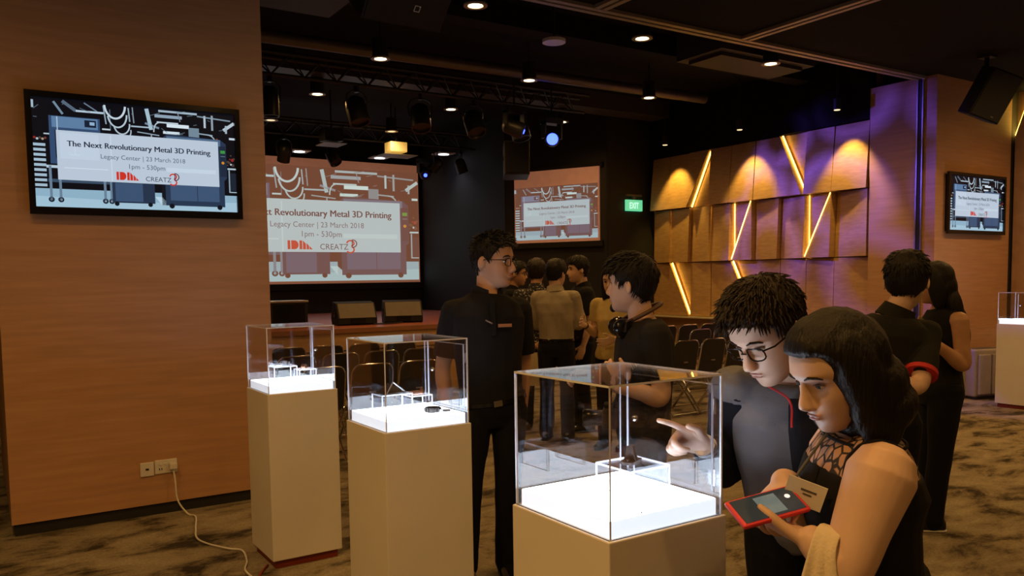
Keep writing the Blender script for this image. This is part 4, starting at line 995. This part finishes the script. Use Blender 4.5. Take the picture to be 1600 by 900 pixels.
    if bottom.get('skirt'):
        hips = torso(J,tab,-0.15,0.0,0.012,g); c0, X0, Y0, rx, ry = hips[0]; kz = bottom['skirt']
        ring_loft(mb, [(V((c0.x,c0.y,c0.z+(kz-c0.z)*f)),X0,Y0,rx*(1.1+0.12*f)+0.012,ry*(1.15+0.15*f)+0.012) for f in (-0.1,0,0.3,0.6,1.0)], 26)
    else:
        for s in 'LR':
            hp,kn,an = (V(J[a+s]) for a in ('hip','kn','an'))
            limb(mb, [hp,hp.lerp(kn,0.5),kn,kn.lerp(an,0.45),an-V((0,0,0.02))], [0.096*g,0.087*g,0.074,0.068,0.066,0.064,0.064], 16, flat=False)
    me = evald(mb.mesh('bottom', bottom['mat']), max(voxel,0.0065), 3); wrinkle(me, 0.005, 7, seed+3, 0.7)
    link('skirt' if bottom.get('skirt') else 'trousers', me, t)
    if bottom.get('belt'):
        R_ = torso(J,tab,bottom['waist']-0.035,bottom['waist']+0.02,0.017,g); bm_ = MB(); ring_loft(bm_, R_, 32); o = bm_.build('belt', bottom['belt'], t, True)
        c,X0,Y0,rx,ry = R_[len(R_)//2]; sgn = 1 if Y0.dot(V(foot or hd)) > 0 else -1
        q = c+Y0*sgn*(ry+0.003); mb = MB().box((-0.022,-0.004,-0.015),(0.022,0.004,0.015),0.003); Mq = Matrix.Translation(q)@Matrix((X0,Y0,X0.cross(Y0))).transposed().to_4x4()
        b2 = MB(); b2.add(mb.v,mb.f,0,Mq); b2.build('buckle', M_steel, o)
    # ---- shoes
    for s in 'LR':
        an = V(J['an'+s]); fd = V(foot or (hd.x,hd.y,0)).normalized(); fx = fd.cross(V((0,0,1)))
        sm = MB(); ring_loft(sm, [(V((an.x,an.y,0))+fd*a+V((0,0,z)), fx, V((0,0,1)), rx, rz_) for a,z,rx,rz_ in ((-0.075,0.035,0.020,0.030),(-0.06,0.045,0.034,0.044),(0.0,0.050,0.040,0.049),(0.06,0.040,0.044,0.039),(0.13,0.030,0.046,0.029),(0.18,0.026,0.036,0.025),(0.20,0.022,0.018,0.016))], 18)
        o = sm.build('shoe', bottom.get('shoe',M_glossblack), t, True)
        so = MB(); ring_loft(so, [(V((an.x,an.y,0))+fd*a+V((0,0,0.007)), fx, V((0,0,1)), rx, 0.007) for a,rx in ((-0.08,0.024),(-0.06,0.038),(0.0,0.042),(0.08,0.047),(0.14,0.047),(0.19,0.034),(0.205,0.016))], 16, 3)
        so.build('sole', bottom.get('sole',M_black), o)
    t['Hm'] = 0; del t['Hm']
    return t, Hm
def std(h, th, arms='down', lean=0.0):
    """standing joints; th = 0 faces the camera, positive turns to the right of the view"""
    k = h/1.75; f = V((math.sin(th),-math.cos(th),0)); r = V((f.y,-f.x,0)); z = V((0,0,1))
    def P(a,b,c): return tuple(r*(a*k)+f*((b+lean*max(0,c-0.9))*k)+z*(c*k))
    J = dict(head=P(0,0.03,1.625),neck=P(0,-0.015,1.475),chest=P(0,-0.01,1.28),waist=P(0,0.0,1.06),pelvis=P(0,0,0.93))
    for s,sg in (('R',1),('L',-1)):
        J['sh'+s] = P(sg*0.175,-0.01,1.405); J['hip'+s] = P(sg*0.09,0,0.89); J['kn'+s] = P(sg*0.10,0.02,0.49); J['an'+s] = P(sg*0.11,-0.02,0.085)
        if arms == 'down': J['el'+s] = P(sg*0.225,-0.03,1.12); J['wr'+s] = P(sg*0.225,0.05,0.88)
        elif arms == 'front': J['el'+s] = P(sg*0.225,-0.01,1.13); J['wr'+s] = P(sg*0.08,0.20,1.08)
        elif arms == 'crossed': J['el'+s] = P(sg*0.22,0.02,1.14); J['wr'+s] = P(-sg*0.03,0.17,1.17+0.04*sg)
        elif arms == 'back': J['el'+s] = P(sg*0.23,-0.08,1.12); J['wr'+s] = P(sg*0.05,-0.17,0.93)
    return J, tuple(f)
M_skin = mat('skin', (0.66,0.44,0.33), 0.5, c2=(0.60,0.38,0.27), scale=14, spec=0.35)
M_skin2 = mat('skin_tan', (0.52,0.30,0.19), 0.5, c2=(0.46,0.25,0.15), scale=14, spec=0.35)
M_skinf = mat('skin_fair', (0.66,0.46,0.36), 0.48, c2=(0.61,0.41,0.31), scale=14, spec=0.35)
M_hair = mat('hair_black', (0.008,0.006,0.005), 0.5, c2=(0.003,0.002,0.002), scale=30, stretch=(6,6,0.6), bump=0.5, spec=0.3)
M_hairb = mat('hair_brown', (0.020,0.011,0.007), 0.5, c2=(0.007,0.004,0.003), scale=30, stretch=(6,6,0.6), bump=0.5, spec=0.35)
M_eyew = mat('eye_white', (0.62,0.58,0.55), 0.2); M_lips = mat('lips', (0.42,0.17,0.14), 0.4); M_lid = mat('eyelid', (0.10,0.05,0.035), 0.6)
def cloth(n, c, **k): return mat(n, c, 0.85, c2=tuple(x*0.7 for x in c), scale=5, bump=0.15, bscale=300, spec=0.25, **k)
M_polo = cloth('black_pique',(0.008,0.008,0.011)); M_tee = cloth('charcoal_tee',(0.016,0.015,0.016)); M_navy = cloth('navy_wool',(0.008,0.010,0.018))
M_blaz = cloth('grey_wool',(0.16,0.17,0.20)); M_slack = cloth('black_slacks',(0.005,0.006,0.010)); M_jean = cloth('dark_jeans',(0.012,0.013,0.018))
M_tan = cloth('tan_cotton',(0.40,0.35,0.27)); M_yellow = cloth('yellow_cotton',(0.62,0.48,0.20)); M_dress = cloth('black_jersey',(0.006,0.0055,0.006))
def pal(skin=M_skin, hair=M_hair): return dict(skin=skin,hair=hair,eyew=M_eyew,lips=M_lips,lid=M_lid)
# ---- man in a black polo beside the middle case
J = dict(head=(0.040,0.085,1.612),neck=(0.010,0.095,1.462),chest=(0.008,0.070,1.260),waist=(0.016,0.045,1.030),pelvis=(0.026,0.055,0.905),
 shR=(-0.158,0.068,1.372),elR=(-0.225,0.115,1.075),wrR=(-0.200,0.030,0.830),shL=(0.168,0.150,1.372),elL=(0.190,0.205,1.075),wrL=(0.178,0.115,0.850),
 hipR=(-0.062,0.030,0.870),knR=(-0.095,-0.010,0.480),anR=(-0.125,0.020,0.085),hipL=(0.112,0.080,0.870),knL=(0.098,0.040,0.480),anL=(0.090,0.080,0.085))
t1, H1 = person('person','man in a black polo shirt and glasses standing behind the middle case, looking right',(2.111,3.466),J,(0.90,-0.42,-0.06),pal(M_skin2),
  dict(mat=M_polo,hem=0.02,sleeve=0.78,collar=M_polo,loose=0.012,name='polo_shirt'),dict(mat=M_slack,waist=0.06,belt=M_glossblack),voxel=0.005,
  hair=dict(side=0.006,top=0.018,tuft=0.006,seed=2.0,lift=1.1,slen=0.034),glasses=True,hs=1.06,foot=(0.25,-0.97,0))
mb = MB().box((-0.035,-0.002,-0.008),(0.035,0.002,0.008),0.001); mb.build('chest_logo', mat('logo_orange',(0.35,0.16,0.08),0.7), t1, loc=(0.098,-0.060,1.300), rot=(-0.12,0,0.30))
MB().box((-0.020,-0.004,-0.004),(0.020,0.004,0.004),0.001).build('tie_clip', M_chrome, t1, loc=(0.020,-0.080,1.320), rot=(0,0.5,0.2))
MB().box((-0.012,-0.004,-0.09),(0.012,0.003,0.09),0.001).build('placket', M_polo, t1, loc=(0.040,-0.056,1.340), rot=(-0.15,0,0.25))

# ---- young man with headphones round his neck
J = dict(head=(-0.045,0.035,1.490),neck=(0.000,0.040,1.340),chest=(0.012,0.030,1.180),waist=(0.005,0.0,0.960),pelvis=(0.0,-0.005,0.840),
 shL=(0.030,-0.130,1.282),elL=(0.050,-0.165,1.010),wrL=(-0.134,-0.225,1.060),shR=(-0.010,0.205,1.278),elR=(-0.050,0.190,1.010),wrR=(-0.215,0.045,1.085),
 hipL=(0.0,-0.09,0.80),knL=(-0.015,-0.10,0.44),anL=(0.01,-0.10,0.085),hipR=(0.0,0.085,0.80),knR=(-0.03,0.09,0.44),anR=(-0.01,0.09,0.085))
t2, H2 = person('person','young man in a dark tee with headphones round his neck behind the nearest case',(2.500,2.747),J,(-0.86,0.48,0.0),pal(M_skin),
  dict(mat=M_tee,hem=-0.05,sleeve=0.72,loose=0.014,name='t_shirt'),dict(mat=M_jean,waist=0.10),voxel=0.005,
  hair=dict(side=0.016,top=0.026,tuft=0.005,seed=5.0,fringe=0.012,lift=0.35,slen=0.05,strands=900),hs=1.02,foot=(-0.95,0.2,0),
  hands=dict(L=((-0.55,0.1,0.75),(0.0,0.9,0.3),'grip'),R=((-0.95,0.0,0.15),(0.2,-0.3,-0.9),'grip')))
o = MB(); o.sph((0,0.088,-0.100),(0.022,0.014,0.020),14,10); q = MB(); q.add([H2@V(p) for p in o.v], o.f); q.build('goatee', M_hairb, t2, True)

def local_thing(name, label, cat, person_base, off, rz=-YAW):
    b = Matrix.Translation((person_base[0],person_base[1],0))@Matrix.Rotation(-YAW,4,'Z')
    return thing(name, label, cat, tuple(b@V(off)), rz)
# headphones
t = local_thing('headphones','black over ear headphones with silver arms hanging round the young man\'s neck','headphones',(2.500,2.747),(0.0,0.04,1.330))
MB().tube(bez([(-0.075,-0.075,-0.005),(0.02,-0.095,0.045),(0.085,-0.02,0.075),(0.075,0.06,0.07),(0.0,0.105,0.04),(-0.09,0.085,-0.005)],6),[0.010]*31,10).build('headband', mat('band_brown',(0.09,0.045,0.03),0.5), t, True)
for y,rz_ in ((-0.080,0.3),(0.085,-0.3)):
    c = MB().lathe([(0.012,-0.022),(0.040,-0.020),(0.046,-0.004),(0.046,0.010),(0.036,0.024),(0.01,0.026)],22,M=Matrix.Translation((-0.095,y,-0.03))@Matrix.Rotation(rz_,4,'Z')@Matrix.Rotation(PI/2+0.25,4,'X')).build('ear_cup', M_glossblack, t, True)
    MB().tube([(-0.090,y-0.026 if y<0 else y+0.026,-0.045),(-0.085,y-0.026 if y<0 else y+0.026,0.0),(-0.055,y-0.012 if y<0 else y+0.012,0.012)],0.006,8).build('yoke', M_chrome, c, True)
# camera held up and the strap
def camera_body(t):
    MB().box((-0.065,-0.035,-0.045),(0.065,0.035,0.045),0.010).build('body', M_darkgrille, t)
    MB().box((-0.028,-0.034,0.045),(0.028,0.030,0.068),0.008).build('viewfinder', M_darkgrille, t)
    l = MB().lathe([(0.034,0.0),(0.036,0.05),(0.040,0.055),(0.040,0.085),(0.034,0.09),(0.01,0.085)],24,M=Matrix.Translation((0,0.035,-0.004))@Matrix.Rotation(-PI/2,4,'X')).build('lens', M_glossblack, t, True)
    MB().cyl((0.045,0.0,0.045),0.012,0.010,14).build('dial', M_grey, t, True)
t = local_thing('digital_camera','black camera hanging at the young man\'s waist behind the nearest case','camera',(2.500,2.747),(-0.150,-0.02,0.900),-YAW+1.4); camera_body(t)
MB().tube(bez([(-0.06,0.0,0.03),(-0.02,-0.07,0.20),(0.0,-0.10,0.36)],5),0.006,6).build('strap', M_black, t)

# ---- man in a grey blazer pointing into the case
J = dict(head=(-0.068,-0.080,1.378),neck=(0.035,0.020,1.262),chest=(0.055,0.060,1.100),waist=(0.095,0.110,0.920),pelvis=(0.115,0.130,0.815),
 shR=(-0.118,0.065,1.212),elR=(-0.120,0.165,0.960),wrR=(-0.218,-0.005,1.062),shL=(0.170,-0.010,1.200),elL=(0.260,0.060,0.960),wrL=(0.210,-0.08,0.790),
 hipR=(0.030,0.135,0.785),knR=(0.010,0.095,0.43),anR=(0.02,0.14,0.085),hipL=(0.195,0.105,0.785),knL=(0.19,0.05,0.43),anL=(0.20,0.10,0.085))
t3, H3 = person('person','man in a grey and black blazer and glasses bending to point into the nearest case',(1.838,1.453),J,(-0.70,-0.42,-0.52),pal(M_skin,M_hairb),
  dict(mat=M_blaz,hem=-0.10,sleeve=0.04,infl=0.018,wr=0.004,name='vest'),dict(mat=M_slack,waist=0.05),voxel=0.004,
  hair=dict(side=0.008,top=0.028,tuft=0.006,seed=9.0,fringe=0.004,lift=0.6,slen=0.034,strands=1500),glasses=True,hs=1.03,hup=(-0.08,0,1),foot=(-0.75,-0.5,0),
  hands=dict(R=((-0.90,-0.15,0.38),(0.1,-0.75,-0.6),'point')))
# dark sleeves and shirt front of the blazer man
for s in 'RL':
    sh,el,wr = (V(J[a+s]) for a in ('sh','el','wr'))
    mb = MB(); P = bez([sh,sh.lerp(el,0.5),el,el.lerp(wr,0.5),el.lerp(wr,0.90)],5); n_ = len(P)
    mb.tube([P[0]+(P[0]-P[1]).normalized()*0.045]+P,[0.045]+[float(np.interp(i/(n_-1),[0,0.45,1],[0.074,0.060,0.043])) for i in range(n_)],18)
    me = evald(mb.mesh('sleeve',M_navy),0.006,3); wrinkle(me,0.006,12,3.0); link('sleeve',me,t3)
wr, el = V(J['wrR']), V(J['elR']); e = (wr-el).normalized()
for k in range(3): MB().tube([wr-e*(0.004-0.009*k),wr-e*(0.001-0.009*k)],0.033-0.001*k,18).build('bangle', M_silver, t3, True)
rg = torso(J,TM,0.0,0.94,0.040); pts = []
mb = MB(); vs_ = []; fs_ = []
for k,(c,X0,Y0,rx,ry) in enumerate(rg):
    sg = 1 if Y0.dot(V((-0.7,-0.4,0))) > 0 else -1; u = k/(len(rg)-1); wd = 0.50
    for q in range(7):
        a = 0.36 - wd + 2*wd*q/6
        d = Y0*sg*math.cos(a)*ry + X0*(-1)*math.sin(a)*rx
        vs_.append(c+d*1.0); 
for k in range(len(rg)-1):
    for q in range(6): fs_.append((k*7+q,k*7+q+1,(k+1)*7+q+1,(k+1)*7+q))
mb.add(vs_,fs_); o = mb.build('shirt_front', M_navy, t3, True); sd = o.modifiers.new('s','SOLIDIFY'); sd.thickness = 0.006
for k in (3,6,9):
    if k < len(rg):
        p = vs_[k*7+0]; MB().sph(tuple(V(p)+V((-0.012,-0.010,0))),0.007,12,8).build('button', M_glossblack, t3, True)
# red lanyard
c1 = rg[-1][0]; MB().tube(bez([H3@V((0.03,0.06,-0.125)),V((-0.02,-0.10,1.20)),V((-0.015,-0.105,1.13))],5),0.003,6).build('lanyard', mat('lanyard_red',(0.5,0.02,0.03),0.6), t3)

# ---- woman with a bob and lace yoke holding a phone
def bob(L):
    for (c,r) in (((0,-0.020,0.020),(0.099,0.105,0.110)),((0,-0.035,-0.055),(0.105,0.098,0.085)),((0,-0.040,-0.110),(0.108,0.094,0.070)),((0.074,0.0,-0.020),(0.036,0.055,0.120)),((-0.074,0.0,-0.020),(0.036,0.055,0.120)),((0.072,0.0,-0.100),(0.034,0.058,0.085)),((-0.072,0.0,-0.100),(0.034,0.058,0.085)),((0,-0.005,0.085),(0.075,0.088,0.056))): L.sph(c,r,22,16)
J = dict(head=(-0.068,-0.022,1.322),neck=(0.006,0.010,1.185),chest=(-0.002,0.018,1.060),waist=(0.008,0.012,0.910),pelvis=(0.028,0.020,0.800),
 shL=(-0.026,-0.140,1.122),elL=(-0.115,-0.185,0.945),wrL=(-0.168,-0.150,0.992),shR=(0.012,0.165,1.110),elR=(-0.030,0.170,0.900),wrR=(-0.172,0.005,1.072),
 hipL=(0.020,-0.075,0.77),knL=(0.01,-0.09,0.42),anL=(0.01,-0.09,0.085),hipR=(0.035,0.105,0.77),knR=(0.02,0.10,0.42),anR=(0.02,0.10,0.085))
t4, H4 = person('person','woman with a black bob and lace top holding a red phone by the nearest case',(1.613,1.062),J,(-0.86,-0.26,-0.42),pal(M_skinf),
  dict(mat=M_dress,hem=-0.15,sleeve=0,infl=0.010,wr=0.003,name='dress_top',neckline=0.80,strap=False),dict(mat=M_dress,waist=0.2,skirt=0.45,over=True),female=True,voxel=0.004,
  hair=dict(side=0.012,top=0.018,tuft=0.003,seed=4.0,long=bob),hs=0.98,foot=(-0.95,-0.2,0),arm=1.25,g=1.04,
  hands=dict(L=((-0.50,0.84,0.12),(0.25,0.10,0.95),'flat'),R=((-0.55,-0.45,-0.35),(0.2,-0.2,-0.95),'grip')))
def lace():
    m = bpy.data.materials.new('black_lace'); m.use_nodes = True; nt = m.node_tree; b = nt.nodes['Principled BSDF']; b.inputs['Roughness'].default_value = 0.7
    tc = nt.nodes.new('ShaderNodeTexCoord'); vo = nt.nodes.new('ShaderNodeTexVoronoi'); vo.feature = 'DISTANCE_TO_EDGE'; vo.inputs['Scale'].default_value = 48
    mp = nt.nodes.new('ShaderNodeMapping'); mp.inputs['Scale'].default_value = (1,1,0.38); mp.inputs['Rotation'].default_value = (0.6,0.5,0.3)
    nt.links.new(tc.outputs['Object'],mp.inputs[0]); nt.links.new(mp.outputs[0],vo.inputs['Vector'])
    rp = nt.nodes.new('ShaderNodeValToRGB'); rp.color_ramp.elements[0].position = 0.07; rp.color_ramp.elements[0].color = (0.008,0.007,0.008,1)
    rp.color_ramp.elements[1].position = 0.12; rp.color_ramp.elements[1].color = (0.40,0.23,0.14,1)
    nt.links.new(vo.outputs['Distance'],rp.inputs[0]); nt.links.new(rp.outputs[0],b.inputs['Base Color']); return m
M_lace = lace()
mb = MB(); ring_loft(mb, torso(J,TF,0.66,0.965,0.007,1.04), 26)
for s in 'LR':
    sh = V(J['sh'+s]); limb(mb, [spine(J,0.92), spine(J,0.90).lerp(sh,0.6), sh.lerp(spine(J,0.88),0.10)], [0.052,0.054,0.056], 14)
link('lace_yoke', evald(mb.mesh('lace',M_lace),0.005,3), t4)
for s in 'LR':
    sh, el = V(J['sh'+s]), V(J['el'+s]); ax = (sh-spine(J,0.80)).normalized(); c = sh.lerp(spine(J,0.86),0.12); u_ = ax.cross(V((0,0,1))).normalized(); w_ = u_.cross(ax)
    MB().tube([c+u_*0.068*math.cos(2*PI*k/20)+w_*0.072*math.sin(2*PI*k/20)-w_*0.008 for k in range(20)],0.004,6,closed=True).build('piping', M_dress, t4, True)
Rr = torso(J,TF,0.955,0.965,0.012,1.04)[0]
MB().tube([Rr[0]+Rr[1]*Rr[3]*math.cos(2*PI*k/24)+Rr[2]*Rr[4]*math.sin(2*PI*k/24) for k in range(24)],0.004,6,closed=True).build('neckline', M_dress, t4, True)
B4 = (1.613,1.062)
# name badge on its cord
t = local_thing('name_badge','white name badge hanging on the chest of the woman with the phone','badge',B4,(-0.158,-0.078,1.070))
Mb = Matrix.Rotation(-0.50,4,'Z')@Matrix.Rotation(0.12,4,'X')@Matrix.Rotation(0.30,4,'Y')
MB().box((-0.040,-0.002,-0.028),(0.040,0.001,0.028),M=Mb).build('card', mat('badge_card',(0.72,0.70,0.66),0.5), t)
MB().box((-0.010,-0.003,0.006),(0.022,-0.002,0.010),M=Mb).box((-0.004,-0.003,-0.002),(0.014,-0.002,0.001),M=Mb).build('print', M_grey, t)
MB().tube([(-0.02,0.008,0.028),(0.03,0.028,0.085),(0.075,0.05,0.13)],0.003,6).build('cord', M_grey, t)
# phone
t = local_thing('smartphone','red cased phone held flat in the woman\'s hand','phone',B4,(-0.243,-0.098,1.048))
Mp = Matrix.Rotation(0.26,4,'Z')@Matrix.Rotation(-0.16,4,'Y')@Matrix.Rotation(0.42,4,'X')
MB().box((-0.078,-0.040,-0.006),(0.078,0.040,0.005),0.004,M=Mp).build('case', mat('case_red',(0.70,0.04,0.06),0.4), t)
MB().box((-0.070,-0.034,0.005),(0.070,0.034,0.0065),M=Mp).build('screen', mat('phone_screen',(0.02,0.022,0.022),0.15,emis=(0.02,0.024,0.022),estr=1.0), t)
MB().box((-0.020,-0.028,0.0066),(0.030,0.026,0.0070),M=Mp).build('picture', mat('phone_picture',(0.10,0.12,0.11),0.2,emis=(0.10,0.13,0.12),estr=1.0,c2=(0.05,0.06,0.06),scale=30), t)
MB().cyl((0.052,0.008,0.0066),0.006,0.0006,14,M=Mp).build('button', glow('phone_dot',(0.8,0.85,0.9),0.8), t)
# white tote over her forearm
t = local_thing('tote_bag','cream cloth bag hanging over the forearm of the woman with the phone','bag',B4,(-0.135,-0.168,0.968))
mb = MB(); vs_ = []; fs_ = []; pth = [(0.052,-0.03),(0.050,0.020),(0.030,0.050),(0.0,0.060),(-0.034,0.050),(-0.055,0.020),(-0.062,-0.03),(-0.066,-0.10),(-0.064,-0.18),(-0.062,-0.28),(-0.060,-0.40),(-0.058,-0.50)]
fx = V((-0.62,0.55,0.30)).normalized(); fx = V((fx.x,fx.y,0.15)); ny = V((0.66,0.75,0)).normalized()
for k,(o_,z) in enumerate(pth):
    wd = 0.026 if k < 6 else 0.026+0.013*(k-5)
    for q in range(11):
        u = -1+2*q/10; c = fx*(u*wd)+ny*(o_+0.010*math.sin(q*1.7+k*0.25)*min(1,max(0,(k-4)/4)))+V((0,0,z)); vs_.append(c)
for k in range(len(pth)-1):
    for q in range(10): fs_.append((k*11+q,k*11+q+1,(k+1)*11+q+1,(k+1)*11+q))
mb.add(vs_,fs_); o = mb.build('cloth', mat('cream_cloth',(0.72,0.62,0.46),0.8,bump=0.2,bscale=200), t, True); sd = o.modifiers.new('s','SOLIDIFY'); sd.thickness = 0.006
sb = o.modifiers.new('b','SUBSURF'); sb.levels = sb.render_levels = 1

# ---- couple on the right
J = dict(head=(0.065,-0.010,1.482),neck=(0.006,-0.025,1.335),chest=(-0.025,-0.020,1.175),waist=(-0.060,-0.010,0.980),pelvis=(-0.080,-0.005,0.860),
 shL=(-0.185,0.010,1.240),elL=(-0.225,0.090,0.980),wrL=(-0.06,0.220,0.940),shR=(0.150,-0.030,1.245),elR=(0.035,-0.200,1.020),wrR=(-0.160,-0.160,1.045),
 hipL=(-0.13,-0.01,0.82),knL=(-0.12,-0.01,0.45),anL=(-0.13,-0.05,0.085),hipR=(0.045,-0.01,0.82),knR=(0.045,-0.01,0.45),anR=(0.045,-0.05,0.085))
person('person','man seen from behind in a dark polo with red sleeve trim, leaning right',(3.625,2.256),J,(0.55,0.83,-0.1),pal(M_skinf),
  dict(mat=cloth('dark_green_polo',(0.012,0.012,0.009)),hem=-0.12,sleeve=0.80,collar=cloth('dark_green_polo',(0,0,0)),cuff=mat('red_trim',(0.55,0.02,0.02),0.7),loose=0.014,name='polo_shirt'),dict(mat=M_slack,waist=0.05),
  voxel=0.006,hair=dict(side=0.016,top=0.028,tuft=0.008,seed=12.0),hs=1.03,foot=(0.3,0.95,0),hands=dict(R=((-0.9,0.3,0.0),(0,0.4,-0.9),'grip')))
def longhair(L):
    for (c,r) in (((0,-0.045,-0.03),(0.082,0.075,0.12)),((0,-0.075,-0.16),(0.085,0.055,0.14)),((0.01,-0.100,-0.26),(0.080,0.045,0.10)),((0.01,-0.115,-0.33),(0.065,0.030,0.08)),((0.074,-0.005,-0.04),(0.030,0.050,0.13)),((-0.074,-0.005,-0.04),(0.030,0.050,0.13)),((0.058,-0.01,-0.16),(0.020,0.040,0.10))): L.sph(c,r,20,14)
J = dict(head=(-0.020,0.035,1.462),neck=(0.014,0.031,1.320),chest=(0.016,0.018,1.150),waist=(0.010,0.004,0.960),pelvis=(0.0,-0.005,0.830),
 shL=(0.040,-0.120,1.245),elL=(0.050,-0.160,0.990),wrL=(-0.130,-0.170,1.125),shR=(0.040,0.175,1.240),elR=(0.030,0.170,0.99),wrR=(-0.10,0.100,1.15),
 hipL=(-0.01,-0.085,0.79),knL=(-0.05,-0.11,0.44),anL=(-0.09,-0.11,0.085),hipR=(0.01,0.08,0.79),knR=(-0.01,0.07,0.44),anR=(-0.02,0.06,0.085))
person('person','woman with long dark hair in a sleeveless black outfit beside the man with red trim',(4.805,2.675),J,(-0.85,0.45,-0.15),pal(M_skin2),
  dict(mat=M_dress,hem=-0.10,sleeve=0,infl=0.008,name='sleeveless_top'),dict(mat=M_slack,waist=0.08,shoe=M_black,sole=M_plastic),female=True,voxel=0.006,hair=dict(side=0.012,top=0.016,tuft=0.002,seed=7,long=longhair),hs=0.97,foot=(-0.95,0.2,0),
  hands=dict(L=((-0.7,0.3,0.6),(0,0.6,0.2),'grip')))
t = local_thing('smartphone','small phone in a colourful case held by the woman with long hair','phone',(4.805,2.675),(-0.205,-0.145,1.205))
Mp = Matrix.Rotation(0.5,4,'Z')@Matrix.Rotation(0.5,4,'Y')
MB().box((-0.035,-0.005,-0.065),(0.035,0.005,0.065),0.004,M=Mp).build('case', mat('rainbow_case',(0.05,0.30,0.16),0.4,c2=(0.55,0.08,0.04),scale=14,lo=0.45,hi=0.55), t)
MB().cyl((0.018,0.005,0.045),0.007,0.002,12,M=Mp@Matrix.Rotation(-PI/2,4,'X')).build('lens', M_glossblack, t)

# ---- group talking in the aisle
GR = 'men talking in the aisle before the stage'
dots = mat('dotted_navy',(0.008,0.008,0.013),0.8,c2=(0.30,0.29,0.30),scale=55,lo=0.34,hi=0.37,detail=1)
J,f = std(1.68,PI-0.25,'crossed'); J['elR'] = (J['elR'][0]+0.02,J['elR'][1],J['elR'][2])
person('person','man in a tan long sleeved shirt and dark jeans seen from behind in the aisle',(4.544,6.188),J,(0.60,0.80,-0.05),pal(),dict(mat=M_tan,hem=0.10,sleeve=1.95,collar=M_tan,loose=0.010,wr=0.010,name='long_sleeved_shirt'),dict(mat=M_jean,waist=0.14,belt=M_glossblack),voxel=0.008,hair=dict(side=0.014,top=0.026,seed=21),group=GR,foot=f)
J,f = std(1.70,PI-0.1,'back')
person('person','man in a dark dotted shirt seen from behind with his hands behind his back',(4.710,6.738),J,(0.10,1,-0.05),pal(M_skin2,M_hairb),dict(mat=dots,hem=-0.12,sleeve=0.85,collar=dots,loose=0.014,name='dotted_shirt'),dict(mat=M_jean,waist=0.08),voxel=0.008,hair=dict(side=0.014,top=0.030,seed=23),group=GR,foot=f)
J,f = std(1.69,PI/2-0.15,'front')
person('person','man in black and glasses in profile behind the dotted shirt',(4.830,7.330),J,(0.95,-0.1,-0.05),pal(M_skin2),dict(mat=M_polo,hem=-0.05,sleeve=0.8,collar=M_polo,name='polo_shirt'),dict(mat=M_slack,waist=0.08),voxel=0.008,glasses=True,hair=dict(side=0.014,top=0.026,seed=25,fringe=0.01),group=GR,foot=f)
J,f = std(1.72,-PI/2+0.2,'down')
person('person','man in a black polo facing left at the right of the group in the aisle',(5.060,6.460),J,(-0.96,-0.15,0.0),pal(),dict(mat=M_polo,hem=-0.02,sleeve=0.8,collar=M_polo,loose=0.014,name='polo_shirt'),dict(mat=M_slack,waist=0.06,belt=M_glossblack),voxel=0.008,hair=dict(side=0.014,top=0.030,seed=27,fringe=0.02),group=GR,foot=f)
J,f = std(1.60,-0.5,'front'); J['wrR'] = (J['wrR'][0]-0.13,J['wrR'][1]-0.02,J['wrR'][2]+0.13); J['elR'] = (J['elR'][0]+0.02,J['elR'][1],J['elR'][2])
person('person','person in a yellow top with a wristwatch mostly hidden behind the young man\'s head',(4.720,5.560),J,(-0.5,-0.85,-0.1),pal(M_skinf),dict(mat=M_yellow,hem=-0.1,sleeve=0.6,name='yellow_top'),dict(mat=M_slack,waist=0.08),female=True,voxel=0.008,hair=dict(side=0.012,top=0.020,seed=29,long=bob),group=GR,foot=f)
wr, el = V(J['wrR']), V(J['elR']); e = (wr-el).normalized()
tw = bpy.data.objects[[o.name for o in bpy.data.objects if o.get('label','').startswith('person in a yellow')][0]]
o = MB().tube([wr-e*0.045,wr-e*0.02],0.031,16).build('watch', M_glossblack, tw, True)
# bag held behind the dotted shirt man
t = local_thing('paper_bag','cream paper bag held behind the man in the dotted shirt','bag',(4.710,6.738),(-0.04,-0.235,0.48))
MB().add([(-0.13,-0.05,0),(0.13,-0.05,0),(0.13,0.05,0),(-0.13,0.05,0),(-0.12,-0.03,0.32),(0.12,-0.03,0.32),(0.12,0.03,0.32),(-0.12,0.03,0.32)],[(3,2,1,0),(4,5,6,7),(0,1,5,4),(1,2,6,5),(2,3,7,6),(3,0,4,7)]).build('bag', mat('bag_cream',(0.62,0.50,0.30),0.7), t)
MB().tube(bez([(-0.06,-0.03,0.31),(-0.03,-0.02,0.42),(0.03,-0.02,0.42),(0.06,-0.03,0.31)],5),0.006,6).build('handle', mat('bag_cream',(0,0,0)), t, True)
t = local_thing('digital_camera','black camera with a stubby lens held by the person in the yellow top','camera',(4.720,5.560),(0.02,-0.275,1.10),-YAW+2.6); camera_body(t)
